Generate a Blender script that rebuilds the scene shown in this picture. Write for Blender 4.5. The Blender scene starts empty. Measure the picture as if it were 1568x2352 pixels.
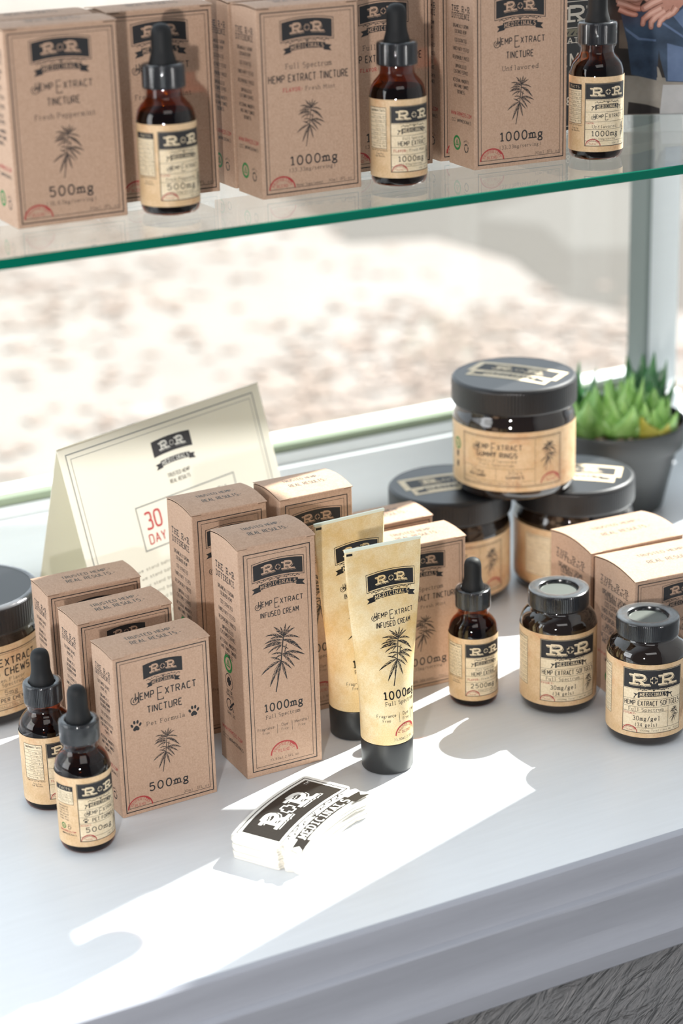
import bpy, bmesh, math, random
from mathutils import Vector, Matrix, noise
from math import sin, cos, pi, radians as R

scn = bpy.context.scene
COL = scn.collection

# ------------------------------------------------------------------ camera, world, sun, exposure
CAM_YAW, CAM_PITCH, CAM_ROLL = R(27.4177), R(20.2443), R(-1.7058)
CAM_H, F_PX = 0.6014, 4704.19
SUN_AZ, SUN_EL, SUN_S = R(17.5), R(42.0), 11.5
KEY_W = 6.3
EXPOSURE = 0.64
SHELF_Z = 0.3669

cd = bpy.data.cameras.new('camera')
cam = bpy.data.objects.new('camera', cd)
COL.objects.link(cam)
fw = Vector((sin(CAM_YAW)*cos(CAM_PITCH), cos(CAM_YAW)*cos(CAM_PITCH), -sin(CAM_PITCH)))
rt = Vector((cos(CAM_YAW), -sin(CAM_YAW), 0))
up = rt.cross(fw)
c_, s_ = cos(CAM_ROLL), sin(CAM_ROLL)
rt2, up2 = c_*rt + s_*up, -s_*rt + c_*up
mw = Matrix.Identity(4)
for i in range(3):
    mw[i][0], mw[i][1], mw[i][2] = rt2[i], up2[i], -fw[i]
mw[2][3] = CAM_H
cam.matrix_world = mw
cd.sensor_fit = 'VERTICAL'
cd.sensor_height = 36.0
cd.lens = F_PX/2352*36.0
cd.clip_start = 0.02
cd.dof.use_dof = True
cd.dof.focus_distance = 1.275
cd.dof.aperture_fstop = 5.6
scn.camera = cam

vs = scn.view_settings
vs.view_transform = 'Standard'
vs.look = 'None'
vs.gamma = 1.0
vs.use_curve_mapping = False
vs.exposure = EXPOSURE

w = bpy.data.worlds.new('daylight'); scn.world = w
w.use_nodes = True
nt = w.node_tree; nt.nodes.clear()
def wn(t, **k):
    n = nt.nodes.new(t)
    for a, b in k.items(): setattr(n, a, b)
    return n
tc = wn('ShaderNodeTexCoord'); sep = wn('ShaderNodeSeparateXYZ')
nt.links.new(tc.outputs['Generated'], sep.inputs[0])
mr = wn('ShaderNodeMapRange'); mr.inputs[1].default_value = -0.25; mr.inputs[2].default_value = 0.3
nt.links.new(sep.outputs['Y'], mr.inputs[0])
mx = wn('ShaderNodeMix', data_type='RGBA')
nt.links.new(mr.outputs[0], mx.inputs[0])
mx.inputs[6].default_value = (0.095, 0.10, 0.115, 1)     # the dim room behind the camera
mx.inputs[7].default_value = (1.0, 1.09, 1.19, 1)       # bright sky outside the window
bg = wn('ShaderNodeBackground'); bg.inputs[1].default_value = 1.0
nt.links.new(mx.outputs[2], bg.inputs[0])
ow = wn('ShaderNodeOutputWorld'); nt.links.new(bg.outputs[0], ow.inputs[0])

def light(name, kind, energy, color, loc, direction, **k):
    l = bpy.data.lights.new(name, kind); l.energy = energy; l.color = color
    for a, b in k.items(): setattr(l, a, b)
    o = bpy.data.objects.new(name, l); COL.objects.link(o)
    o.location = loc
    o.rotation_euler = Vector(direction).to_track_quat('-Z', 'Y').to_euler()
    return o
SUN_DIR = Vector((-cos(SUN_EL)*cos(SUN_AZ), -cos(SUN_EL)*sin(SUN_AZ), -sin(SUN_EL)))
light('sun', 'SUN', SUN_S, (1.0, 0.965, 0.925), (3, 2, 3), SUN_DIR, angle=0.0093)
# the room's lamp, a small softbox to the left of the camera
light('room_lamp', 'AREA', KEY_W, (1.0, 0.95, 0.91), (-0.24, -0.02, 0.385), (0.55, 0.83, 0.03), shape='DISK', size=0.055)
# a ceiling panel over the room
light('ceiling_lamp', 'AREA', 4.0, (1.0, 0.97, 0.95), (0.1, -0.6, 1.9), (0.15, 0.6, -1.0), shape='RECTANGLE', size=1.2, size_y=0.6)

# added fill light from the left, brightens the left sides of the boxes
light('left_fill_light', 'AREA', 9.0, (0.97, 0.985, 1.0), (-1.05, 1.15, .62), (1.0, -0.08, -0.12), shape='RECTANGLE', size=0.8, size_y=0.9)

scn.cycles.use_denoising = True
scn.cycles.max_bounces = 10
scn.cycles.transparent_max_bounces = 24
scn.cycles.caustics_reflective = False
scn.cycles.caustics_refractive = False

# ------------------------------------------------------------------ materials
def lin(r, g, b):
    f = lambda v: (v/255/12.92 if v/255 <= 0.04045 else ((v/255+0.055)/1.055)**2.4)
    return (f(r), f(g), f(b), 1)
class NT:
    def __init__(s, name):
        s.m = bpy.data.materials.new(name); s.m.use_nodes = True
        s.t = s.m.node_tree; s.t.nodes.clear()
        s.out = s.n('ShaderNodeOutputMaterial')
    def n(s, t, **k):
        n = s.t.nodes.new(t)
        for a, b in k.items():
            if isinstance(a, str) and a.startswith('i_'):
                n.inputs[a[2:].replace('_', ' ')].default_value = b
            else: setattr(n, a, b)
        return n
    def l(s, a, b): s.t.links.new(a, b)
    def noise(s, scale, detail=4, rough=0.55, vec=None):
        n = s.n('ShaderNodeTexNoise'); n.inputs['Scale'].default_value = scale
        n.inputs['Detail'].default_value = detail; n.inputs['Roughness'].default_value = rough
        if vec is None:
            t = s.n('ShaderNodeTexCoord'); vec = t.outputs['Object']
        s.l(vec, n.inputs['Vector'])
        return n.outputs['Fac']
    def ramp(s, fac, stops):
        r = s.n('ShaderNodeValToRGB')
        e = r.color_ramp.elements
        while len(e) < len(stops): e.new(0.5)
        for q, (p, c) in zip(e, stops): q.position = p; q.color = c
        s.l(fac, r.inputs[0]); return r.outputs[0]
    def mix(s, fac, a, b):
        m = s.n('ShaderNodeMix', data_type='RGBA')
        for sock, v in ((m.inputs[0], fac), (m.inputs[6], a), (m.inputs[7], b)):
            if hasattr(v, 'is_output'): s.l(v, sock)
            else: sock.default_value = v
        return m.outputs[2]
    def bump(s, h, strength, dist):
        b = s.n('ShaderNodeBump'); b.inputs['Strength'].default_value = strength
        b.inputs['Distance'].default_value = dist
        s.l(h, b.inputs['Height']); return b.outputs['Normal']
    def bsdf(s, color, rough=0.5, metal=0.0, normal=None, spec=0.5, coat=0.0, **k):
        p = s.n('ShaderNodeBsdfPrincipled')
        if hasattr(color, 'is_output'): s.l(color, p.inputs['Base Color'])
        else: p.inputs['Base Color'].default_value = color
        p.inputs['Roughness'].default_value = rough
        p.inputs['Metallic'].default_value = metal
        p.inputs['Specular IOR Level'].default_value = spec
        p.inputs['Coat Weight'].default_value = coat
        for a, b in k.items(): p.inputs[a].default_value = b
        if normal is not None: s.l(normal, p.inputs['Normal'])
        return p.outputs[0]
    def done(s, sh): s.l(sh, s.out.inputs[0]); return s.m

def simple(name, color, rough=0.5, **k):
    t = NT(name); return t.done(t.bsdf(color, rough, **k))

def m_kraft():
    t = NT('kraft_board')
    a = t.ramp(t.noise(900, 5, 0.7), [(0.30, (0.36, 0.232, 0.158, 1)), (0.70, (0.52, 0.358, 0.258, 1))])
    f = t.ramp(t.noise(260, 3, 0.5), [(0.30, (0, 0, 0, 1)), (0.75, (0.35, 0.35, 0.35, 1))])
    c = t.mix(f, a, (0.55, 0.385, 0.285, 1))
    return t.done(t.bsdf(c, 0.72, spec=0.25, normal=t.bump(t.noise(1500, 3), 0.15, 0.0002)))
def m_mottled(name, base, pale, orange, s1=55, amt=0.62, gs=900):
    t = NT(name)
    a = t.ramp(t.noise(s1, 5, 0.6), [(0.38, base), (0.62, pale)])
    f = t.ramp(t.noise(s1*0.55, 6, 0.7), [(amt-0.08, (0, 0, 0, 1)), (amt+0.12, (0.75, 0.75, 0.75, 1))])
    c = t.mix(f, a, orange)
    g = t.ramp(t.noise(gs, 4, 0.65), [(0.32, (0.86, 0.83, 0.76, 1)), (0.62, (1, 1, 1, 1))])
    mm = t.n('ShaderNodeMix', data_type='RGBA', blend_type='MULTIPLY'); mm.inputs[0].default_value = 1
    t.l(c, mm.inputs[6]); t.l(g, mm.inputs[7])
    return t.done(t.bsdf(mm.outputs[2], 0.5, spec=0.35))
def m_thin(name, tint, ior=1.5, rough=0.02, white=0.0, bump=None):
    # thin clear sheet: see-through with fresnel reflections
    t = NT(name)
    tr = t.n('ShaderNodeBsdfTransparent'); tr.inputs[0].default_value = tint
    gl = t.n('ShaderNodeBsdfGlossy'); gl.inputs['Roughness'].default_value = rough
    fr = t.n('ShaderNodeFresnel')
    ge = t.n('ShaderNodeNewGeometry'); mi = t.n('ShaderNodeMapRange')   # same reflectance from both sides of the sheet
    mi.inputs[3].default_value = ior; mi.inputs[4].default_value = 1/ior
    t.l(ge.outputs['Backfacing'], mi.inputs[0]); t.l(mi.outputs[0], fr.inputs['IOR'])
    if bump:
        b = t.bump(t.noise(bump[0], 4, 0.6), bump[1], 0.001)
        t.l(b, gl.inputs['Normal']); t.l(b, fr.inputs['Normal'])
    mx = t.n('ShaderNodeMixShader'); t.l(fr.outputs[0], mx.inputs[0]); t.l(tr.outputs[0], mx.inputs[1]); t.l(gl.outputs[0], mx.inputs[2])
    sh = mx.outputs[0]
    if white:
        df = t.n('ShaderNodeBsdfDiffuse'); df.inputs[0].default_value = (0.8, 0.83, 0.86, 1)
        m2 = t.n('ShaderNodeMixShader'); m2.inputs[0].default_value = white
        t.l(sh, m2.inputs[1]); t.l(df.outputs[0], m2.inputs[2]); sh = m2.outputs[0]
    return t.done(sh)

KRAFT = m_kraft()
BLACKB = simple('black_coated_board', (0.010, 0.010, 0.011, 1), 0.35, spec=0.5)
BPRINT = simple('cream_print', (0.60, 0.57, 0.50, 1), 0.5)
SAGE = simple('sage_print', (0.17, 0.16, 0.11, 1), 0.5)
INK = simple('black_ink', (0.022, 0.022, 0.024, 1), 0.55, spec=0.3)
INKG = simple('grey_ink', (0.085, 0.08, 0.072, 1), 0.6, spec=0.3)
RED = simple('red_ink', (0.36, 0.045, 0.045, 1), 0.6, spec=0.3)
GREEN = simple('green_ink', (0.03, 0.20, 0.055, 1), 0.6, spec=0.3)
TAN = m_mottled('tan_label_paper', (0.62, 0.43, 0.245, 1), (0.70, 0.52, 0.33, 1), (0.52, 0.24, 0.10, 1), 70, 0.60)
CREAM = m_mottled('cream_label_paper', (0.70, 0.58, 0.40, 1), (0.76, 0.65, 0.47, 1), (0.66, 0.48, 0.28, 1), 90, 0.68)
TUBEP = m_mottled('golden_tube_plastic', (0.72, 0.55, 0.29, 1), (0.79, 0.68, 0.46, 1), (0.64, 0.40, 0.13, 1), 48, 0.54, 1300)
SEAL = simple('tube_seal_edge', (0.70, 0.74, 0.62, 1), 0.4)
TUBEINK = simple('glossy_black_print', (0.008, 0.008, 0.009, 1), 0.25, spec=0.5)
RUBBER = simple('black_rubber', (0.009, 0.010, 0.011, 1), 0.60, spec=0.28)
CAPB = simple('black_cap_plastic', (0.010, 0.011, 0.013, 1), 0.20, spec=0.5)
CAPM = simple('matt_black_cap_plastic', (0.020, 0.021, 0.022, 1), 0.38, spec=0.5)
JARLID = simple('black_lid_plastic', (0.007, 0.007, 0.008, 1), 0.36, spec=0.5)
LIDDISC = simple('cap_disc_with_reflection', (0.10, 0.11, 0.10, 1), 0.4, spec=0.5)  # black cap plastic, greyed by a window reflection put into the colour
AMBER = m_thin('amber_glass', (0.60, 0.24, 0.05, 1), 1.5, 0.015)
CLEARG = m_thin('clear_glass', (0.93, 0.96, 0.95, 1), 1.5, 0.02)
SHRINK = m_thin('clear_shrink_film', (0.95, 0.96, 0.97, 1), 1.33, 0.05, white=0.006, bump=(240, 0.30))
RIMFILM = m_thin('clear_film_rim', (0.9, 0.91, 0.92, 1), 1.5, 0.16, white=0.07, bump=(160, 0.5))
LIQ = simple('dark_brown_liquid', (0.004, 0.0018, 0.0008, 1), 0.15, spec=0.03)
DKGLASS = simple('dark_amber_glass', (0.011, 0.006, 0.0035, 1), 0.045, spec=0.5, coat=0.6)
SHELFG = m_thin('shelf_glass', (0.985, 0.99, 0.975, 1), 1.38, 0.015)
EDGEG = simple('green_glass_edge', (0.0, 0.125, 0.078, 1), 0.25, spec=0.1)
PANE = m_thin('window_glass', (0.97, 0.985, 0.98, 1), 1.45, 0.01)
CARDW = simple('white_card', (0.80, 0.80, 0.76, 1), 0.45, spec=0.4)
CARDEDGE = simple('cream_card_stock', (0.80, 0.76, 0.68, 1), 0.6, spec=0.3)
CARDINK = simple('coated_black_print', (0.016, 0.015, 0.014, 1), 0.34, spec=0.5)
POT = simple('dark_grey_pot_plastic', (0.032, 0.035, 0.036, 1), 0.45, spec=0.5)

def m_paint(name, col, var, rough, scale=(3, 40, 40), bstr=0.12):
    t = NT(name)
    tcn = t.n('ShaderNodeTexCoord'); mp = t.n('ShaderNodeMapping')
    mp.inputs['Scale'].default_value = scale
    t.l(tcn.outputs['Object'], mp.inputs[0])
    f = t.noise(6, 6, 0.65, mp.outputs[0])
    c = t.ramp(f, [(0.3, tuple(v*(1-var) for v in col[:3]) + (1,)), (0.7, col)])
    return t.done(t.bsdf(c, rough, spec=0.5, normal=t.bump(f, bstr, 0.001)))
SILLP = m_paint('white_sill_paint', (0.70, 0.735, 0.77, 1), 0.05, 0.32, bstr=0.10)
TRIMP = m_paint('lavender_grey_trim_paint', (0.35, 0.37, 0.42, 1), 0.08, 0.34)
FRAMEP = m_paint('white_frame_paint', (0.84, 0.88, 0.885, 1), 0.03, 0.4)
FRAMED = simple('shaded_grey_green_frame', (0.135, 0.165, 0.155, 1), 0.45, spec=0.5)  # greenish frame; the stile's backlit shade is put into the colour
JAMBP = m_paint('white_jamb_paint', (0.60, 0.635, 0.64, 1), 0.03, 0.4)
GASK = simple('sage_green_gasket', (0.30, 0.36, 0.25, 1), 0.6)
def m_wall():
    t = NT('textured_grey_wall')
    tcn = t.n('ShaderNodeTexCoord'); mp = t.n('ShaderNodeMapping')
    m0 = t.n('ShaderNodeMapping'); m0.inputs['Rotation'].default_value = (0, R(38), 0)
    mp.inputs['Scale'].default_value = (0.6, 1, 1.25)
    t.l(tcn.outputs['Object'], m0.inputs[0]); t.l(m0.outputs[0], mp.inputs[0])
    n1 = t.noise(62, 3, 0.5, mp.outputs[0]); n1.node.inputs['Distortion'].default_value = 1.6
    n2 = t.noise(240, 2, 0.5, mp.outputs[0])
    ad = t.n('ShaderNodeMath', operation='MULTIPLY_ADD'); t.l(n2, ad.inputs[0]); ad.inputs[1].default_value = 0.22; t.l(n1, ad.inputs[2])
    return t.done(t.bsdf((0.205, 0.208, 0.215, 1), 0.5, normal=t.bump(ad.outputs[0], 0.85, 0.011)))
WALLG = m_wall()
WALLI = simple('pale_wall_paint', (0.62, 0.62, 0.61, 1), 0.6)
def m_ground():
    t = NT('sunlit_pavement')
    a = t.ramp(t.noise(0.8, 5, 0.6), [(0.30, (0.215, 0.188, 0.168, 1)), (0.46, (0.250, 0.230, 0.212, 1)), (0.62, (0.268, 0.252, 0.236, 1))])
    f = t.ramp(t.noise(1.6, 4, 0.7), [(0.50, (0, 0, 0, 1)), (0.72, (0.6, 0.6, 0.6, 1))])
    return t.done(t.bsdf(t.mix(f, a, (0.252, 0.205, 0.175, 1)), 0.9, spec=0.1))
GROUND = m_ground()
LEAFM = simple('dry_orange_leaves', (0.268, 0.218, 0.188, 1), 0.8, spec=0.1)
FLOORM = simple('grey_floor', (0.22, 0.21, 0.20, 1), 0.5)

# ------------------------------------------------------------------ mesh helpers
def link(name, me, parent=None, loc=(0, 0, 0), rz=0.0):
    o = bpy.data.objects.new(name, me); COL.objects.link(o)
    if parent is not None: o.parent = parent
    o.location = loc; o.rotation_euler = (0, 0, rz)
    return o
def thing(name, label, cat, loc=(0, 0, 0), rz=0.0, group=None, me=None):
    o = bpy.data.objects.new(name, me); COL.objects.link(o)
    o.location = loc; o.rotation_euler = (0, 0, rz)
    if me is None: o.empty_display_size = 0.01
    o['label'] = label; o['category'] = cat
    if group: o['group'] = group
    return o
class MB:
    """collects polygons with a material slot each, and becomes one mesh"""
    def __init__(s): s.v = []; s.f = []; s.mi = []; s.mats = []; s.sm = []
    def slot(s, m):
        if m not in s.mats: s.mats.append(m)
        return s.mats.index(m)
    def add(s, verts, faces, m, smooth=False):
        b = len(s.v); k = s.slot(m)
        s.v += [tuple(p) for p in verts]
        for f in faces: s.f.append([b+i for i in f]); s.mi.append(k); s.sm.append(smooth)
    def box(s, a, b, m):
        x0, y0, z0 = a; x1, y1, z1 = b
        s.add([(x0,y0,z0),(x1,y0,z0),(x1,y1,z0),(x0,y1,z0),(x0,y0,z1),(x1,y0,z1),(x1,y1,z1),(x0,y1,z1)],
              [(0,3,2,1),(4,5,6,7),(0,1,5,4),(1,2,6,5),(2,3,7,6),(3,0,4,7)], m)
    def lathe(s, prof, m, n=64, ribs=0, ribd=0.0, ribz=None, cap0=True, cap1=True, smooth=True):
        vs_, fs = [], []
        for (r, z) in prof:
            for i in range(n):
                a = 2*pi*i/n; rr = r
                if ribs and ribz[0] <= z <= ribz[1]: rr = r - (ribd if (i % 2) else 0)
                vs_.append((rr*cos(a), rr*sin(a), z))
        for j in range(len(prof)-1):
            for i in range(n):
                k = (i+1) % n
                fs.append((j*n+i, j*n+k, (j+1)*n+k, (j+1)*n+i))
        s.add(vs_, fs, m, smooth)
        if cap0: s.add(vs_[:n], [tuple(reversed(range(n)))], m)
        if cap1: s.add(vs_[-n:], [tuple(range(n))], m)
    def prism(s, pts, z0, z1, m, msides=None):
        n = len(pts)
        lo = [(x, y, z0) for x, y in pts]; hi = [(x, y, z1) for x, y in pts]
        s.add(hi, [tuple(range(n))], m); s.add(lo, [tuple(reversed(range(n)))], m)
        s.add(lo+hi, [(i, (i+1) % n, n+(i+1) % n, n+i) for i in range(n)], msides or m)
    def mesh(s, name, sharp=0.9):
        me = bpy.data.meshes.new(name)
        me.from_pydata(s.v, [], s.f)
        for m in s.mats: me.materials.append(m)
        me.polygons.foreach_set('material_index', s.mi)
        me.polygons.foreach_set('use_smooth', s.sm)
        me.update()
        return me
def merge_smooth(me, ang=40):
    bm = bmesh.new(); bm.from_mesh(me)
    bmesh.ops.remove_doubles(bm, verts=bm.verts, dist=1e-6)
    for e in bm.edges:
        if len(e.link_faces) == 2 and e.calc_face_angle(0) > R(ang): e.smooth = False
    bm.to_mesh(me); bm.free(); me.update()
    return me

# ------------------------------------------------------------------ lettering: a stroke alphabet
def arc(cx, cy, rx, ry, a0, a1, n=None, k=2.0):
    n = n or max(3, int(abs(a1-a0)/26))
    out = []
    for i in range(n+1):
        a = R(a0+(a1-a0)*i/n); c, s = cos(a), sin(a)
        e = 2.0/k
        out.append((cx+rx*math.copysign(abs(c)**e, c), cy+ry*math.copysign(abs(s)**e, s)))
    return out
def glyphs(k):
    A = lambda *a, **q: arc(*a, k=k, **q)
    x = 0.64
    G = {
    'A': [[(0,0),(.3,1),(.6,0)], [(.1,.33),(.5,.33)]],
    'B': [[(0,0),(0,1)], [(0,1),(.27,1)]+A(.27,.765,.28,.235,90,-90)+[(0,.53)], [(0,.53),(.29,.53)]+A(.29,.265,.29,.265,90,-90)+[(0,0)]],
    'C': [A(.3,.5,.3,.5,48,312)],
    'D': [[(0,0),(0,1)], [(0,1),(.22,1)]+A(.22,.5,.36,.5,90,-90)+[(0,0)]],
    'E': [[(0,0),(0,1)], [(0,1),(.52,1)], [(0,.52),(.40,.52)], [(0,0),(.54,0)]],
    'F': [[(0,0),(0,1)], [(0,1),(.52,1)], [(0,.52),(.40,.52)]],
    'G': [A(.3,.5,.3,.5,48,330)+[(.58,.45),(.34,.45)]],
    'H': [[(0,0),(0,1)], [(.56,0),(.56,1)], [(0,.52),(.56,.52)]],
    'I': [[(0,0),(0,1)]],
    'J': [[(.42,1),(.42,.26)]+A(.21,.26,.21,.26,0,-170)],
    'K': [[(0,0),(0,1)], [(.54,1),(.03,.42)], [(.2,.6),(.58,0)]],
    'L': [[(0,0),(0,1)], [(0,0),(.5,0)]],
    'M': [[(0,0),(0,1),(.34,.3),(.68,1),(.68,0)]],
    'N': [[(0,0),(0,1),(.56,0),(.56,1)]],
    'O': [A(.3,.5,.3,.5,90,450,n=14)],
    'P': [[(0,0),(0,1)], [(0,1),(.28,1)]+A(.28,.73,.28,.27,90,-90)+[(0,.46)]],
    'Q': [A(.3,.5,.3,.5,90,450,n=14), [(.36,.2),(.6,-.06)]],
    'R': [[(0,0),(0,1)], [(0,1),(.28,1)]+A(.28,.74,.28,.26,90,-90)+[(0,.48)], [(.26,.48),(.56,0)]],
    'S': [A(.28,.75,.27,.25,40,270)[:-1]+A(.29,.26,.29,.26,90,-140)],
    'T': [[(.28,0),(.28,1)], [(0,1),(.56,1)]],
    'U': [[(0,1),(0,.3)]+A(.28,.3,.28,.3,180,360)+[(.56,1)]],
    'V': [[(0,1),(.28,0),(.56,1)]],
    'W': [[(0,1),(.2,0),(.4,.8),(.6,0),(.8,1)]],
    'X': [[(0,0),(.54,1)], [(0,1),(.54,0)]],
    'Y': [[(0,1),(.28,.46),(.56,1)], [(.28,.46),(.28,0)]],
    'Z': [[(0,1),(.52,1),(0,0),(.54,0)]],
    '0': [A(.28,.5,.28,.5,90,450,n=14)],
    '1': [[(.06,.8),(.26,1),(.26,0)]],
    '2': [A(.27,.72,.26,.28,165,-35)+[(0,0),(.54,0)]],
    '3': [A(.26,.75,.25,.25,150,-90)[:-1]+A(.26,.26,.28,.26,90,-150)],
    '4': [[(.4,0),(.4,1),(0,.3),(.56,.3)]],
    '5': [[(.5,1),(.08,1),(.04,.55)]+A(.26,.32,.27,.32,120,-150)],
    '6': [[(.46,1)]+A(.28,.4,.27,.62,110,180)[1:]+A(.28,.3,.27,.3,180,540,n=12)],
    '7': [[(0,1),(.52,1),(.2,0)]],
    '8': [A(.27,.75,.23,.25,270,630,n=12), A(.27,.26,.27,.26,90,450,n=12)],
    '9': [A(.28,.7,.26,.3,0,360,n=12), [(.54,.7),(.5,.3),(.2,0)]],
    '.': [[(.04,0),(.04,.1)]], ',': [[(.06,.1),(0,-.14)]], ':': [[(.05,.05),(.05,.17)], [(.05,.5),(.05,.62)]],
    '/': [[(0,-.1),(.45,1.05)]], '(': [A(.3,.45,.3,.65,130,230)], ')': [A(-.1,.45,.3,.65,50,-50)],
    '+': [[(.05,.5),(.55,.5)], [(.3,.25),(.3,.75)]], '-': [[(.05,.42),(.4,.42)]], '@': [A(.35,.4,.35,.45,-40,290), A(.35,.4,.15,.2,0,360,n=8)],
    '|': [[(.05,-.3),(.05,1.1)]], '%': [[(0,0),(.5,1)]],
    'a': [[(.05,.52)]+A(.24,.44,.2,.2,120,0)+[(.44,0)], A(.22,.17,.21,.17,60,400,n=10)],
    'b': [[(0,1),(0,0)], A(.24,.32,.24,.32,180,-180,n=10)],
    'c': [A(.24,.32,.24,.32,45,315)],
    'd': [[(.48,1),(.48,0)], A(.24,.32,.24,.32,0,360,n=10)],
    'e': [[(.02,.34),(.48,.34)]+A(.25,.32,.23,.32,10,315)],
    'f': [[(.16,0),(.16,.78)]+A(.34,.78,.18,.22,180,60), [(0,.62),(.36,.62)]],
    'g': [A(.22,.40,.2,.23,0,360,n=10), [(.12,.2),(.06,.08),(.36,.06),(.44,-.06)]+A(.22,-.14,.24,.16,0,-180)+[(.12,.06)], [(.36,.56),(.5,.62)]],
    'h': [[(0,0),(0,1)], [(0,.4)]+A(.23,.42,.23,.22,170,0)+[(.46,0)]],
    'i': [[(0,.62),(.15,.62),(.15,0)], [(.15,.8),(.15,.93)]],
    'k': [[(0,0),(0,1)], [(.42,.62),(.03,.24)], [(.14,.36),(.46,0)]],
    'l': [[(0,1),(.17,1),(.17,0)]],
    'm': [[(0,0),(0,.62)], [(0,.42)]+A(.15,.44,.15,.2,170,0)+[(.30,0)], [(.30,.42)]+A(.45,.44,.15,.2,170,0)+[(.60,0)]],
    'n': [[(0,0),(0,.62)], [(0,.4)]+A(.22,.42,.22,.22,170,0)+[(.44,0)]],
    'o': [A(.25,.32,.25,.32,90,450,n=12)],
    'p': [[(0,.62),(0,-.3)], A(.24,.32,.24,.32,180,-180,n=10)],
    'r': [[(.06,0),(.06,.62)], [(.06,.36)]+A(.3,.40,.24,.24,170,50)],
    's': [A(.22,.48,.19,.16,40,270)[:-1]+A(.22,.165,.22,.165,90,-140)],
    't': [[(.14,.85),(.14,.18)]+A(.3,.16,.16,.17,180,310), [(0,.62),(.36,.62)]],
    'u': [[(0,.62),(0,.22)]+A(.22,.22,.22,.22,180,360)+[(.44,.62)], [(.44,.62),(.44,0)]],
    'v': [[(0,.62),(.23,0),(.46,.62)]],
    'w': [[(0,.62),(.16,0),(.32,.5),(.48,0),(.64,.62)]],
    'x': [[(0,0),(.44,.62)], [(0,.62),(.44,0)]],
    'y': [[(0,.62),(.24,0)], [(.48,.62),(.16,-.26),(.02,-.3)]],
    'z': [[(0,.62),(.42,.62),(0,0),(.44,0)]],
    }
    return G
FONTS = {'sans': (glyphs(3.4), 0.155, 0, 0.15), 'type': (glyphs(2.1), 0.105, 0.11, 0.20), 'slab': (glyphs(2.3), 0.20, 0.15, 0.30),
         'serif': (glyphs(2.1), 0.11, 0.09, 0.26), 'light': (glyphs(2.3), 0.085, 0, 0.16)}
def stroke_quads(pts, t):
    """a polyline of width t as quads"""
    P = [pts[0]]
    for q in pts[1:]:
        if abs(q[0]-P[-1][0])+abs(q[1]-P[-1][1]) > 1e-5: P.append(q)
    if len(P) < 2: return []
    closed = abs(P[0][0]-P[-1][0])+abs(P[0][1]-P[-1][1]) < 1e-4 and len(P) > 3
    if not closed:
        for i in range(1, len(P)-1):
            d1 = (P[i][0]-P[i-1][0], P[i][1]-P[i-1][1]); d2 = (P[i+1][0]-P[i][0], P[i+1][1]-P[i][1])
            if (d1[0]*d2[0]+d1[1]*d2[1]) < -0.35*math.hypot(*d1)*math.hypot(*d2):
                return stroke_quads(P[:i+1], t)+stroke_quads(P[i:], t)
    if closed: P = P[:-1]
    n = len(P); L = []; Rr = []
    for i in range(n):
        a = P[i-1] if (i > 0 or closed) else None
        b = P[(i+1) % n] if (i < n-1 or closed) else None
        p = P[i]
        def nrm(u, v):
            dx, dy = v[0]-u[0], v[1]-u[1]; l = math.hypot(dx, dy) or 1
            return (-dy/l, dx/l)
        if a is None: m = nrm(p, b)
        elif b is None: m = nrm(a, p)
        else:
            n1, n2 = nrm(a, p), nrm(p, b)
            mx_, my = n1[0]+n2[0], n1[1]+n2[1]; l2 = mx_*mx_+my*my
            if l2 < 0.25: m = (mx_*1.5, my*1.5)
            else: m = (2*mx_/l2, 2*my/l2)
        L.append((p[0]+m[0]*t/2, p[1]+m[1]*t/2)); Rr.append((p[0]-m[0]*t/2, p[1]-m[1]*t/2))
    out = []
    for i in range(n if closed else n-1):
        j = (i+1) % n
        out.append([Rr[i], Rr[j], L[j], L[i]])
    return out

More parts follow.
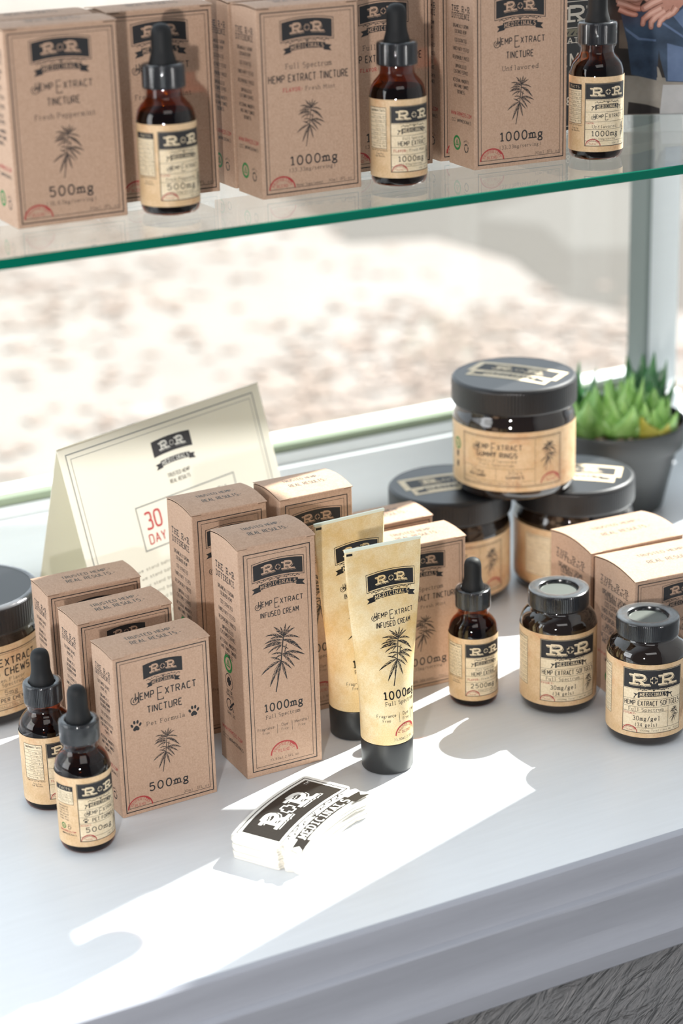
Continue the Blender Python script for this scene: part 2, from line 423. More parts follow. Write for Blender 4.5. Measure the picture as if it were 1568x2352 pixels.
class Art:
    """flat printing in millimetres: polygons with an ink and a layer"""
    def __init__(s, seg=4.0): s.p = []; s.seg = seg
    def poly(s, pts, m=INK, layer=1):
        if len(pts) == 4:                      # long pieces are cut so that they follow a curved wall
            a, b, c, d = pts
            n = math.ceil(max(math.dist(a, b), math.dist(d, c))/s.seg-.2); k = math.ceil(max(math.dist(b, c), math.dist(a, d))/s.seg-.2)
            if n > 1 or k > 1:
                n, k = max(1, n), max(1, k)
                L = lambda p, q, t: (p[0]+(q[0]-p[0])*t, p[1]+(q[1]-p[1])*t)
                g = [[L(L(a, b, i/n), L(d, c, i/n), j/k) for j in range(k+1)] for i in range(n+1)]
                for i in range(n):
                    for j in range(k): s.p.append(([g[i][j], g[i+1][j], g[i+1][j+1], g[i][j+1]], m, layer))
                return
        s.p.append((pts, m, layer))
    def rect(s, x0, y0, x1, y1, m=INK, layer=1, warp=None):
        n = max(1, int(abs(x1-x0)/s.seg)) if warp is None else max(8, int(abs(x1-x0)/s.seg))
        k = max(1, int(abs(y1-y0)/(s.seg*4)))
        for i in range(n):
            for j in range(k):
                a, b = x0+(x1-x0)*i/n, x0+(x1-x0)*(i+1)/n
                c, d = y0+(y1-y0)*j/k, y0+(y1-y0)*(j+1)/k
                q = [(a, c), (b, c), (b, d), (a, d)]
                s.poly([warp(*z) for z in q] if warp else q, m, layer)
    def line(s, pts, t, m=INK, layer=1):
        P = [pts[0]]
        for a, b in zip(pts, pts[1:]):
            n = max(1, int(math.hypot(b[0]-a[0], b[1]-a[1])/s.seg))
            P += [(a[0]+(b[0]-a[0])*i/n, a[1]+(b[1]-a[1])*i/n) for i in range(1, n+1)]
        for q in stroke_quads(P, t): s.poly(q, m, layer)
    def frame(s, x0, y0, x1, y1, t, m=INK, layer=1): s.line([(x0, y0), (x1, y0), (x1, y1), (x0, y1), (x0, y0)], t, m, layer)
    def text(s, txt, cx, y, h, font='type', width=None, m=INK, layer=1, warp=None, grow=0.0, align='c', bold=1.0, aspect=1.0):
        G, t, serif, gap = FONTS[font]
        t = t*bold
        X = 0; items = []
        for ch in txt:
            if ch == ' ': X += 0.42+gap; continue
            g = G.get(ch)
            if g is None: continue
            xs = [p[0] for st in g for p in st]
            wdt = max(xs)-min(min(xs), 0)
            pad = 0.12 if font in ('type', 'slab') and wdt < 0.3 else 0
            items.append((X+pad, g, ch)); X += wdt+gap+t+2*pad
        W = max(X-gap-t, 0.01)
        sx = h*aspect if width is None else width/W
        x0 = cx-W*sx/2 if align == 'c' else (cx if align == 'l' else cx-W*sx)
        tr = t*h+grow
        kx = min(1.0, sx/h*1.15)
        for ox, g, ch in items:
            for st in g:
                pts = [((ox+p[0])*sx, p[1]*h) for p in st]
                quads = stroke_quads(pts, tr*(0.55+0.45*kx))
                if serif:
                    closed = abs(st[0][0]-st[-1][0])+abs(st[0][1]-st[-1][1]) < 1e-4
                    if not closed:
                        for e, f in ((st[0], st[1]), (st[-1], st[-2])):
                            if abs(e[1]-f[1]) > 0.8*abs(e[0]-f[0]) and min(abs(e[1]-v) for v in (0, 1, .62, -.3)) < .02:
                                yy = e[1]*h; d = (-1 if e[1] > .3 else 1)*t*h*0.4
                                w2 = (serif+t/2)*sx+grow/2
                                quads.append([((ox+e[0])*sx-w2, yy+d-t*h*.4-grow/2), ((ox+e[0])*sx+w2, yy+d-t*h*.4-grow/2), ((ox+e[0])*sx+w2, yy+d+t*h*.4+grow/2), ((ox+e[0])*sx-w2, yy+d+t*h*.4+grow/2)])
                            elif abs(e[0]-f[0]) > abs(e[1]-f[1]) and e[1] in (0, 1) and font in ('slab', 'type', 'serif') and ((ch in 'EFLZ' and e[0] > 0) or ch in 'TZ'):
                                q = e[0]*sx+ox*sx; dd = (-1 if e[1] > .5 else 1)
                                quads.append([(q-t*sx*.35, e[1]*h-t*h/2), (q+t*sx*.35, e[1]*h-t*h/2), (q+t*sx*.35, e[1]*h+dd*.2*h), (q-t*sx*.35, e[1]*h+dd*.2*h)])
                for q in quads:
                    q = [(x0+a, y+b) for a, b in q]
                    s.poly([warp(*z) for z in q] if warp else q, m, layer)
    def bake(s, mb, fn, lift=0.03, step=0.04):
        for i, (pts, m, layer) in enumerate(s.p):
            d = (lift+step*(layer-1)+((i*7) % 31)*0.0006)/1000
            mb.add([fn(u/1000, v/1000, d) for u, v in pts], [tuple(range(len(pts)))], m)

PLANT = [((28.8,91.3),(30.6,99.9)), ((28.8,91.7),(22.5,99.2)), ((29.0,91.5),(36.6,95.8)), ((29.0,91.3),(39.7,88.3)), ((28.4,91.2),(16.9,94.1)), ((28.4,91.8),(23.9,96.4)),
 ((27.9,89.2),(16.0,89.1)), ((28.7,89.0),(35.1,85.2)), ((28.7,89.4),(41.2,79.5)), ((27.4,86.6),(14.9,85.9)), ((27.3,85.8),(18.0,82.4)), ((27.1,85.5),(23.4,82.6)),
 ((27.8,80.2),(42.8,76.3)), ((27.7,79.6),(35.6,69.5)), ((27.6,80.1),(20.4,81.0)), ((26.4,75.6),(19.5,79.0)), ((26.3,75.6),(12.9,68.7)), ((26.4,75.4),(18.4,59.5)), ((26.7,75.3),(30.2,62.1)), ((29.1,80.3),(30.6,86.2)),
 ((28.9,91.4),(33.8,98.0)), ((28.6,90.6),(19.6,91.6)), ((28.7,89.6),(38.6,83.6)), ((27.6,87.4),(16.6,87.6)), ((27.5,85.4),(31.8,82.4)), ((27.7,79.9),(39.4,73.0)), ((27.4,79.4),(22.0,77.2)), ((26.5,75.2),(23.6,62.6)), ((26.6,75.5),(33.4,68.6)), ((28.8,91.2),(27.0,98.4))]
def plant(art, x0, y0, x1, y1, ink=INK, paper=None, layer=1):
    X0, X1, Y0, Y1 = 12.9, 43.1, 55.1, 99.9
    f = lambda p: (x0+(p[0]-X0)/(X1-X0)*(x1-x0), y0+(p[1]-Y0)/(Y1-Y0)*(y1-y0))
    sc = (y1-y0)/44.8
    art.line([f((22.3,55.1)), f((24.6,66)), f((26.6,75.7)), f((27.9,85.7)), f((28.7,91.4))], 0.75*sc, ink, layer)
    for b, t in PLANT:
        b, t = f(b), f(t)
        dx, dy = t[0]-b[0], t[1]-b[1]; L = math.hypot(dx, dy); ux, uy = dx/L, dy/L
        nx, ny = -uy, ux
        droop = -0.10*L*abs(ux)
        W = 0.135*L if L > 9*sc else 0.16*L
        N = 8
        def pt(s_, o):
            d = 4*s_*(1-s_)*(-droop)
            return (b[0]+dx*s_+nx*o, b[1]+dy*s_+ny*o+d)
        prof = [0, .45, .8, 1, .97, .82, .6, .34, 0]
        up_ = [pt(i/N, W/2*prof[i]*(1 if i % 2 else .82)) for i in range(N+1)]
        md = [pt(i/N, -W*0.06*prof[i]) for i in range(N+1)]
        lo = [pt(i/N, -W/2*prof[i]*(1 if i % 2 else .82)) for i in range(N+1)]
        for i in range(N):
            art.poly([md[i], md[i+1], up_[i+1], up_[i]], ink, layer)
            if i > 5: art.poly([lo[i], lo[i+1], md[i+1], md[i]], ink, layer)
            elif i: art.line([md[i], (lo[i+1] if i+1 < N else lo[i])], 0.26*sc+.03, ink, layer)
        art.line(lo, 0.22*sc+0.04, ink, layer)
        if paper is not None:
            for i in (2, 4):
                a, c = pt(i/N+.02, W*.10), pt((i+1)/N+.03, W*.38)
                art.line([a, c], 0.20*sc, paper, layer+1)

def logo(art, cx, yb, wd, h, paper, ink=INK, outline=True, sag=0.05, layer=1, ribbon=0.0, straight=False, vines=True, ribw=0.90):
    """arched block with two slab letters, vines and a ribbon below; yb = height of the block's lower corners"""
    S = 0 if straight else sag*wd
    wp = lambda x, y: (x, y+S*(1-((x-cx)/(wd/2))**2))
    art.rect(cx-wd/2, yb, cx+wd/2, yb+h, ink, layer, wp)
    if outline:
        g = 0.028*wd
        n = 12
        tp = [wp(cx-wd/2+wd*i/n, yb+h+g) for i in range(n+1)]; bt = [wp(cx-wd/2+wd*i/n, yb-g) for i in range(n+1)]
        lft = (tp[0][0]-g, tp[0][1]); rgt = (tp[-1][0]+g, tp[-1][1])
        art.line([lft]+tp[1:-1]+[rgt, (bt[-1][0]+g, bt[-1][1])]+bt[1:-1][::-1]+[(bt[0][0]-g, bt[0][1]), lft], 0.010*wd+0.05, ink, layer)
    lh = h*0.50; by = yb+h*0.27; lw = min(lh*1.02, wd*.142)
    for sx in (-1, 1):
        x = cx+sx*wd*0.205
        st = dict(font='slab', width=lw, warp=wp, bold=1.08)
        art.text('R', x+wd*.017, by-wd*.019, lh, m=paper, layer=layer+1, **st)
        art.text('R', x+wd*.009, by-wd*.010, lh, m=ink, layer=layer+2, grow=wd*.006, **st)
        art.text('R', x, by, lh, m=paper, layer=layer+3, **st)
    a = lh*0.30; yy = by+lh*0.45
    for mm, t, ly in ((paper, .40, 1), (ink, .26, 2), (ink, .2, 3)):
        e = a+(lh*.05 if ly == 1 else 0)
        for q in stroke_quads([(cx-e, yy), (cx+e, yy)], lh*t)+stroke_quads([(cx, yy-e), (cx, yy+e)], lh*t):
            art.poly([wp(*z) for z in q], mm, layer+ly)
    # vines
    rh = 0.105*wd
    vy = yb-0.055*wd
    if vines:
        for sx in (-1, 1):
            pts = [wp(cx+sx*wd*(0.06+0.34*i/8), vy-0.012*wd*sin(i*1.3)) for i in range(9)]
            art.line(pts, 0.007*wd+0.03, ink, layer)
            for i in range(1, 9):
                p = pts[i]; d = 1 if i % 2 else -1
                q = (p[0]+sx*.045*wd, p[1]+d*.022*wd)
                art.poly([p, ((p[0]+q[0])/2, (p[1]+q[1])/2-.010*wd), q, ((p[0]+q[0])/2, (p[1]+q[1])/2+.010*wd)], ink, layer)
        for k in range(-2, 3):
            b = wp(cx, vy-.035*wd); e = wp(cx+k*.030*wd, vy+.028*wd-abs(k)*.006*wd)
            art.line([b, e], 0.010*wd, ink, layer)
    # ribbon
    ry = yb-0.215*wd-ribbon
    rw = ribw*wd
    wr = lambda x, y: (x, y+S*1.2*(1-((x-cx)/(wd/2))**2))
    art.rect(cx-rw*.40, ry, cx+rw*.40, ry+rh, ink, layer, wr)
    for sx in (-1, 1):
        e0, e1 = cx+sx*rw*.36, cx+sx*rw*.54
        y0, y1 = ry-.028*wd, ry+rh-.03*wd
        art.poly([wr(e0, y0), wr((e0+e1)/2, y0), wr(e1, y0), wr(e1-sx*.05*wd, (y0+y1)/2), wr(e1, y1), wr((e0+e1)/2, y1), wr(e0, y1)][::sx], ink, layer)
    art.text('MEDICINALS', cx, ry+rh*.16, rh*.68, 'slab', width=rw*.72, m=paper, layer=layer+1, warp=wr, bold=.8)

def hemp_extract(art, x0, x1, base, m=INK, layer=1):
    """the two words with a tall curled H and a tall thin E"""
    W = x1-x0; k = W/43.0
    h = 4.3*k
    x = x0+5.0*k
    art.line([(x+.2*k, base-1.6*k), (x+.2*k, base+5.6*k)], .62*k, m, layer)
    art.line([(x-1.9*k, base-.2*k), (x-1.9*k, base+5.2*k)], .62*k, m, layer)
    art.line([(x-2.9*k, base+2.2*k), (x+.6*k, base+2.2*k)], .5*k, m, layer)
    art.line(arc(x-2.6*k, base+.4*k, 2.5*k, 2.5*k, 110, 400, n=14)+arc(x-2.4*k, base+.3*k, 1.1*k, 1.1*k, 20, 250, n=8), .55*k, m, layer)
    art.text('EMP', x+1.1*k, base, h, 'sans', width=8.9*k, m=m, layer=layer, align='l')
    ex = x0+17.6*k
    art.line([(ex+3.4*k, base+5.4*k), (ex, base+5.4*k), (ex, base-2.8*k), (ex+3.6*k, base-2.8*k), (ex+3.6*k, base-1.6*k)], .6*k, m, layer)
    art.line([(ex, base+1.6*k), (ex+2.8*k, base+1.6*k)], .6*k, m, layer)
    art.text('XTRACT', x1, base, h, 'sans', width=20.3*k, m=m, layer=layer, align='r')

def stamp(art, cx, y, r, m=RED, layer=1, words=True):
    art.line(arc(cx, y, r, r*.88, 180, 0, n=18), r*.10+.05, m, layer)
    art.line(arc(cx, y, r*.97, r*.86, 60, 30, n=4), r*.17, m, layer)
    if words:
        wp = lambda u, v: (cx+(r*.66+v)*sin(u/(r*.72)), y+(r*.60+v)*cos(u/(r*.72)))
        art.text('PROPRIETARY', 0, 0, r*.20, 'serif', width=r*1.80, m=m, layer=layer, warp=wp)
        art.text('BLEND', cx, y+r*.13, r*.20, 'serif', width=r*.86, m=m, layer=layer)
def paw(art, cx, cy, s, m=INK, layer=1):
    el = lambda x, y, a, b, rot: art.poly([(cx+s*(x+a*cos(t)*cos(rot)-b*sin(t)*sin(rot)), cy+s*(y+a*cos(t)*sin(rot)+b*sin(t)*cos(rot))) for t in [2*pi*i/14 for i in range(14)]], m, layer)
    for x, y, r_ in ((-.37,.08,.5), (-.14,.34,.12), (.14,.34,-.12), (.37,.08,-.5)): el(x, y, .105, .17, r_)
    art.poly([(cx+s*x, cy+s*y) for x, y in ((-.28,-.34),(-.16,-.44),(0,-.38),(.16,-.44),(.28,-.34),(.27,-.2),(.14,-.04),(0,.03),(-.14,-.04),(-.27,-.2))], m, layer)
def badge_green(art, cx, cy, r, layer=1):
    art.line(arc(cx, cy, r*.84, r*.84, 0, 360, n=20), r*.32, GREEN, layer)
    art.line([(cx-r*.38, cy-r*.28), (cx+r*.38, cy-r*.28), (cx, cy+r*.42), (cx-r*.38, cy-r*.28)], r*.12, GREEN, layer)
    art.line([(cx, cy-r*.2), (cx, cy+r*.1)], r*.12, GREEN, layer)
def badge_cycle(art, cx, cy, r, layer=1):
    art.text('MADE TO', cx, cy+r*.75, r*.22, 'sans', width=r*1.3, layer=layer, warp=lambda x, y: (x, y-.5*(x-cx)**2/r))
    for a in (90, 210, 330):
        q = arc(cx, cy-r*.1, r*.5, r*.5, a-45, a+45, n=4)
        art.line(q, r*.16, INK, layer)
        p = q[-1]; d = R(a+45+90)
        art.poly([(p[0]+r*.25*cos(d), p[1]+r*.25*sin(d)), (p[0]+r*.18*cos(d+2.1), p[1]+r*.18*sin(d+2.1)), (p[0]+r*.18*cos(d-2.1), p[1]+r*.18*sin(d-2.1))], INK, layer)

# ------------------------------------------------------------------ kraft cartons
TW, TD, TH = 63.7, 32.0, 106.3
CW, CDp, CH = 52.45, 40.07, 155.1
GW, GD, GH = 74.4, 52.4, 94.0

def side_art(D, Hh, kind):
    a = Art(); c = D/2; k = D/40.0; j = Hh/155.1
    hh = min(4.1*k, 4.9*j)
    a.text('THE R+R', c, Hh-22*j, hh, 'slab', width=27*k, bold=.8)
    a.text('DIFFERENCE', c, Hh-27.8*j, hh*.95, 'slab', width=26.5*k, bold=.8)
    if kind == 'pet':
        rows = [['CUSTOMER SERVICE', 'ABOVE ALL'], ['ORGANICALLY', 'OUTDOOR GROWN', 'COLORADO HEMP'], ['CO2 EXTRACTED'], ['THIRD PARTY TESTED', 'FOR POTENCY AND', 'PURITY'], ['VETERAN, MINORITY,', 'AND FAMILY OWNED', 'BUSINESS']]
    else:
        rows = [['ORGANICALLY GROWN', 'COLORADO HEMP'], ['CO2 EXTRACTED'], ['THIRD PARTY TESTED'], ['RESPONSIBLY PRICED'], ['UNPARALLELED', 'CUSTOMER SERVICE'], ['VETERAN, MINORITY,', 'AND FAMILY OWNED', 'BUSINESS']]
    y = Hh-32.5*j
    lh = (4.0 if kind == 'cream' else 3.3)*j*1.0 if kind == 'cream' else 3.35
    for i, rw in enumerate(rows):
        for t in rw:
            a.text(t, c, y-2.6*k, 2.5*k, 'sans', width=min(25*k, len(t)*1.38*k))
            y -= lh
        if i < len(rows)-1: a.line([(c-8*k, y+.2), (c+8*k, y+.2)], .12, INKG)
        y -= 1.7
    if kind == 'cream':
        badge_green(a, c-2, 71, 6.2)
        a.line(arc(c-2, 58.5, 5.4, 5.4, -60, 240, n=16), .5)
        a.rect(c-5, 57.3, c+1, 60.3); a.rect(c-3.5, 55.8, c-.5, 61.8)
        a.text('DOCTOR', c-2, 50.5, 2.1, 'sans', width=8); a.text('FORMULATED', c-2, 48.2, 1.6, 'sans', width=11)
        a.line(arc(c-3, 42.5, 4.2, 3.6, 60, 330, n=12), .8); a.line([(c-3, 40), (c+4, 46)], 1.5); a.line([(c-2, 45), (c+3, 39)], .9)
        a.text('TRAVEL SIZE', c-1, 35.2, 1.9, 'sans', width=12)
        a.text('WWW.RRMEDS.COM', c-1, 22.0, 2.5, 'sans', width=30, m=RED)
        a.frame(c-15.5, 16.2, c-13.3, 18.4, .25); a.frame(c-12.4, 16.2, c-10.2, 18.4, .25); a.frame(c-9.3, 16.2, c-7.1, 18.4, .25)
        a.text('@RRMEDICINALS', c+4.5, 16.2, 2.2, 'sans', width=21)
    else:
        s = Hh/106.3
        a.text('WWW.RRMEDS.COM', c, 30*s, 2.2, 'sans', width=.78*D, m=RED)
        a.frame(c-11.5, 26.2*s, c-9.8, 26.2*s+1.7, .2); a.frame(c-9, 26.2*s, c-7.3, 26.2*s+1.7, .2)
        a.text('@RRMEDICINALS', c+3.5, 26.2*s, 1.8, 'sans', width=.52*D)
        badge_green(a, c-5.5, 13.5*s, 4.5); badge_cycle(a, c+6, 12*s, 4.6)
    return a

def front_art(kind):
    a = Art()
    if kind == 'cream':
        W, Hh = CW, CH
        a.frame(4.0, 3.7, W-3.8, Hh-5.3, .6); a.frame(6.4, 6.0, W-6.2, Hh-7.6, .28)
        logo(a, 26.7, 131.6, 33.4, 10.2, KRAFT, ribw=1.0)
        hemp_extract(a, 10.4, 42.8, 114.0)
        a.text('INFUSED CREAM', 26.7, 106.6, 3.3, 'sans', width=25.8)
        plant(a, 12.5, 55.1, 43.1, 99.9, paper=KRAFT)
        a.text('1000mg', 26.5, 42.9, 5.3, 'type', width=27.2, bold=1.5)
        a.text('Full Spectrum', 26.2, 38, 2.5, 'type', width=23.4)
        a.text('Fragrance', 14, 30.7, 1.9, 'light', width=11.3, bold=1.3); a.text('Free', 14, 27.6, 1.9, 'light', width=4.6)
        a.line([(21.9, 26.6), (21.9, 33)], .22); a.line([(32.2, 26.6), (32.2, 33)], .22)
        a.text('Dye', 27.1, 31, 1.9, 'light', width=4.2, bold=1.3); a.text('Free', 27.1, 27.9, 1.9, 'light', width=4.6)
        a.text('Menthol', 38.8, 31, 1.9, 'light', width=9.4, bold=1.3); a.text('Free', 39, 27.9, 1.9, 'light', width=4.6)
        stamp(a, 26, 12.2, 9.1)
        a.text('73.93ml 2.5FL oz', 25.9, 8.4, 1.5, 'type', width=19.8)
        return a, W, Hh
    W, Hh = TW, TH
    if kind == 'gel': W, Hh = GW, GH
    a.frame(2.6, 2.5, W-2.5, Hh-3.5, .6); a.frame(4.7, 4.7, W-4.7, Hh-5.4, .28)
    c = W/2
    if kind == 'black':
        a.p.clear(); a.frame(2.6, 2.5, W-2.5, Hh-3.5, .4, BPRINT)
        a.line([(2.6, 82.2), (W-2.5, 82.2)], .5, BPRINT); a.line([(2.6, 65.6), (W-2.5, 65.6)], .5, BPRINT)
        for x in (13, 50.5): a.text('R', x, 69.2, 9.8, 'slab', width=11, m=BPRINT, bold=.9)
        a.text('+', c, 70, 9, 'slab', width=6, m=BPRINT); a.text('TM', 59.3, 77, 1.6, 'sans', width=2.6, m=BPRINT)
        a.rect(4, 60.2, W-4, 65, SAGE)
        for q in range(12): a.poly([(7+q*4.3, 61.4), (9+q*4.3, 60.8), (11+q*4.3, 64)], BLACKB, 2)
        a.text('MEDICINALS', c, 55.8, 3.6, 'slab', width=56, m=BPRINT, bold=.8)
        a.text('THE HEMP', c, 41.4, 7.8, 'sans', width=56, m=BPRINT); a.text('EXTRACT', c, 31, 7.8, 'sans', width=54, m=BPRINT)
        a.text('1000mg', c, 18, 5, 'type', width=30, m=BPRINT, bold=1.4)
    elif kind == 'pet':
        logo(a, 32.1, 87.7, 25.8, 9.2, KRAFT, outline=False, sag=.055, ribw=.80)
        hemp_extract(a, 10.2, 53.2, 75.0)
        a.text('TINCTURE', 31.9, 65.4, 4.2, 'sans', width=22.8)
        a.text('Pet Formula', 32, 56.8, 2.7, 'type', width=24.8)
        paw(a, 12.5, 58.8, 7.4); paw(a, 50.9, 58.8, 7.4)
        plant(a, 22.1, 23.8, 41.3, 52.2, paper=KRAFT)
        a.text('500mg', 31.6, 13.2, 5.2, 'type', width=26, bold=1.5)
        stamp(a, 11.8, 4.3, 8.0); a.text('30ml  1FL oz', 49.6, 5.7, 1.6, 'type', width=17)
    elif kind == 'mint':
        logo(a, 31.2, 86.8, 31.6, 10, KRAFT)
        a.text('Full Spectrum', 31.6, 71.4, 2.9, 'type', width=28.6)
        a.text('HEMP EXTRACT TINCTURE', 31.4, 64.3, 3.9, 'sans', width=50.3)
        a.text('FLAVOR:', 21.2, 58.9, 2.0, 'slab', width=12, m=RED, bold=.8); a.text('Fresh Mint', 38.6, 58.7, 2.2, 'type', width=18.6)
        plant(a, 22.8, 27.3, 40.9, 53.7, paper=KRAFT)
        a.text('1000mg', 32.7, 17.4, 5.0, 'type', width=31, bold=1.5)
        a.text('(33.33mg/serving)', 31.9, 13.6, 2.1, 'type', width=29.4)
        stamp(a, 12.4, 4.6, 8.0); a.text('Hemp Supplement', 30, 5.3, 1.4, 'type', width=17); a.text('30ml 1FL oz', 49.6, 5.5, 1.5, 'type', width=15)
    elif kind == 'gel':
        logo(a, c, 76, 31, 9.6, KRAFT)
        a.text('Full Spectrum', c, 60, 2.9, 'type', width=28); a.text('HEMP EXTRACT SOFTGELS', c, 53, 3.9, 'sans', width=52)
        plant(a, c-9, 22, c+9, 47, paper=KRAFT); a.text('30mg/gel', c, 13, 4.4, 'type', width=30, bold=1.4)
        stamp(a, 12.4, 4.6, 8.0)
    else:
        pep = kind == 'peppermint'
        logo(a, 31.2, 87.4, 32.4, 10, KRAFT)
        hemp_extract(a, 13.6, 47.9, 72.4)
        a.text('TINCTURE', 31.1, 64.1, 3.7, 'sans', width=18.2)
        a.text('Fresh Peppermint' if pep else 'Unflavored', 31.4, 56.9, 2.7, 'type', width=34 if pep else 24.2)
        plant(a, 22.6, 24.6, 41.0, 53.2, paper=KRAFT)
        a.text('500mg' if pep else '1000mg', 31.8, 15.3, 5.2, 'type', width=25 if pep else 30.2, bold=1.5)
        a.text('(16.67mg/serving)' if pep else '(33.33mg/serving)', 31.4, 10.6, 2.1, 'type', width=28.4)
        stamp(a, 12.1, 4.6, 7.9); a.text('30ml 1FL oz', 50, 5.4, 1.6, 'type', width=17)
    return a, W, Hh

CARTONS = {}
def carton_meshes(kind):
    if kind in CARTONS: return CARTONS[kind]
    BOARD = BLACKB if kind == 'black' else KRAFT
    W, D, Hh, bul = {'cream': (CW, CDp, CH, 2.3), 'gel': (GW, GD, GH, 3.4)}.get(kind, (TW, TD, TH, 1.1))
    fa, _, _ = front_art(kind)
    W, D, Hh, bul = W/1000, D/1000, Hh/1000, bul/1000
    prof = lambda v: Hh-0.0006+bul*(sin(pi*min(1, max(0, v/D)))**0.95)*0.95
    mb = MB()
    # body: rounded-corner wall under an arched top
    r = 0.0008
    ring = []
    for (cx, cy, a0) in ((W-r, r, -90), (W-r, D-r, 0), (r, D-r, 90), (r, r, 180)):
        ring += [(cx+r*cos(R(a0+30*i)), cy+r*sin(R(a0+30*i))) for i in range(4)]
        # subdivide the two side walls so that their top follows the arch
        if a0 == -90: ring += [(W, r+(D-2*r)*i/14) for i in range(1, 14)]
        if a0 == 90: ring += [(0, D-r-(D-2*r)*i/14) for i in range(1, 14)]
    n = len(ring)
    lo = [(x, y, 0) for x, y in ring]; hi = [(x, y, prof(y)-0.0008) for x, y in ring]
    mb.add(lo+hi, [(i, (i+1) % n, n+(i+1) % n, n+i) for i in range(n)], BOARD)
    mb.add(lo, [tuple(reversed(range(n)))], BOARD)
    fa.bake(mb, lambda u, v, o: (u, -o, v))
    sk = kind if kind in ('pet', 'cream') else 'std'
    side_art(D*1000, Hh*1000, sk).bake(mb, lambda u, v, o: (-o, D-u, v))
    body = mb.mesh('carton_body')
    # lid: a bowed sheet whose front edge rolls down between two notches
    ml = MB()
    xs = [-0.0002, .03*W, .10*W, .118*W, .122*W, .14*W, .3*W, .5*W, .7*W, .86*W, .878*W, .882*W, .90*W, .97*W, W+.0002]
    ys = [-0.0009, -0.0006, 0.0, .0012, .0035]+[.0035+(D-.0035)*i/14 for i in range(1, 15)]
    top = []
    for v in ys:
        for x in xs:
            mid = .12*W < x < .88*W
            z = prof(v)+.0004
            yy = v
            if v < .0012:
                if mid: z -= {-0.0009: .0011, -0.0006: .0005, 0.0: .0001}.get(v, 0); yy = v*.45
                else: z -= .0001
            top.append((x, yy, z))
    nx, ny = len(xs), len(ys)
    bot = [(x, y, z-.0005) for x, y, z in top]
    N = nx*ny
    fs = [(j*nx+i, j*nx+i+1, (j+1)*nx+i+1, (j+1)*nx+i) for j in range(ny-1) for i in range(nx-1)]
    ml.add(top+bot, fs+[tuple(N+q for q in reversed(f)) for f in fs]
           + [(i+1, i, N+i, N+i+1) for i in range(nx-1)] + [((ny-1)*nx+i, (ny-1)*nx+i+1, N+(ny-1)*nx+i+1, N+(ny-1)*nx+i) for i in range(nx-1)]
           + [(j*nx, (j+1)*nx, N+(j+1)*nx, N+j*nx) for j in range(ny-1)] + [((j+1)*nx+nx-1, j*nx+nx-1, N+j*nx+nx-1, N+(j+1)*nx+nx-1) for j in range(ny-1)], BOARD)
    a = Art(); cw = W*1000; k = cw/63.7
    a.text('TRUSTED HEMP.-', cw*.53, D*1000*.56, 4.2, 'sans', width=33*k, m=INKG, bold=.9)
    a.text('REAL RESULTS.-', cw*.54, D*1000*.33, 4.2, 'sans', width=33*k, m=INKG, bold=.9)
    # split long strokes so that they follow the bow
    a.bake(ml, lambda u, v, o: (u, v, prof(v)+.00043+o))
    lid = ml.mesh('carton_lid')
    CARTONS[kind] = (body, lid)
    return body, lid
def carton(kind, name, label, x, y, deg, z=0.0, group=None):
    b, l = carton_meshes(kind)
    t = thing(name, label, 'box', (x, y, z+.0002), R(deg), group)
    link('body', b, t); link('lid', l, t)
    return t

# ------------------------------------------------------------------ structure
def struct(name, me, loc=(0, 0, 0)):
    o = link(name, me, None, loc); o['kind'] = 'structure'; return o

# windowsill board with a stepped painted nosing
def sill():
    y0 = 0.8608
    mb = MB()
    x0, x1 = -0.75, 1.0967
    mb.box((x0, y0+.0005, -.03), (x1, 1.47, 0.0), SILLP)
    prof = [(y0+.0008, -.0001), (y0-.0010, -.0004), (y0-.0030, -.0020), (y0-.0040, -.0050), (y0-.0041, -.0100), (y0-.0044, -.0150), (y0-.0054, -.0190), (y0-.0066, -.0208),
            (y0-.0098, -.0220), (y0-.0106, -.0228), (y0-.0108, -.0242), (y0-.0100, -.0300), (y0-.0095, -.0400), (y0-.0098, -.0450),
            (y0-.0112, -.0482), (y0-.0140, -.0512), (y0-.0166, -.0530), (y0-.0174, -.0545), (y0-.0174, -.0570), (y0-.0166, -.0660), (y0-.0158, -.0672), (y0-.004, -.0674)]
    n = len(prof); xs = [x0+(x1-x0)*i/60 for i in range(61)]
    vs_ = [(x, p[0]+(noise.noise((x*9, k*.7, 0))*.0004 if k < 20 else 0), p[1]) for x in xs for k, p in enumerate(prof)]
    me2 = MB(); me2.add(vs_, [(i*n+k, i*n+k+1, (i+1)*n+k+1, (i+1)*n+k) for i in range(60) for k in range(n-1)], TRIMP, True)
    struct('trim_1', mb.mesh('sill_board'))
    struct('trim_2', merge_smooth(me2.mesh('sill_nosing'), 24))
    mw_ = MB(); mw_.box((-1.6, y0-.0038, -.75), (1.9, y0+.08, -.0305), WALLG)
    struct('wall_front', mw_.mesh('wall_front'))
sill()
mb = MB(); mb.box((-1.6, -2.2, -.78), (1.9, .94, -.75), FLOORM); struct('floor', mb.mesh('floor'))

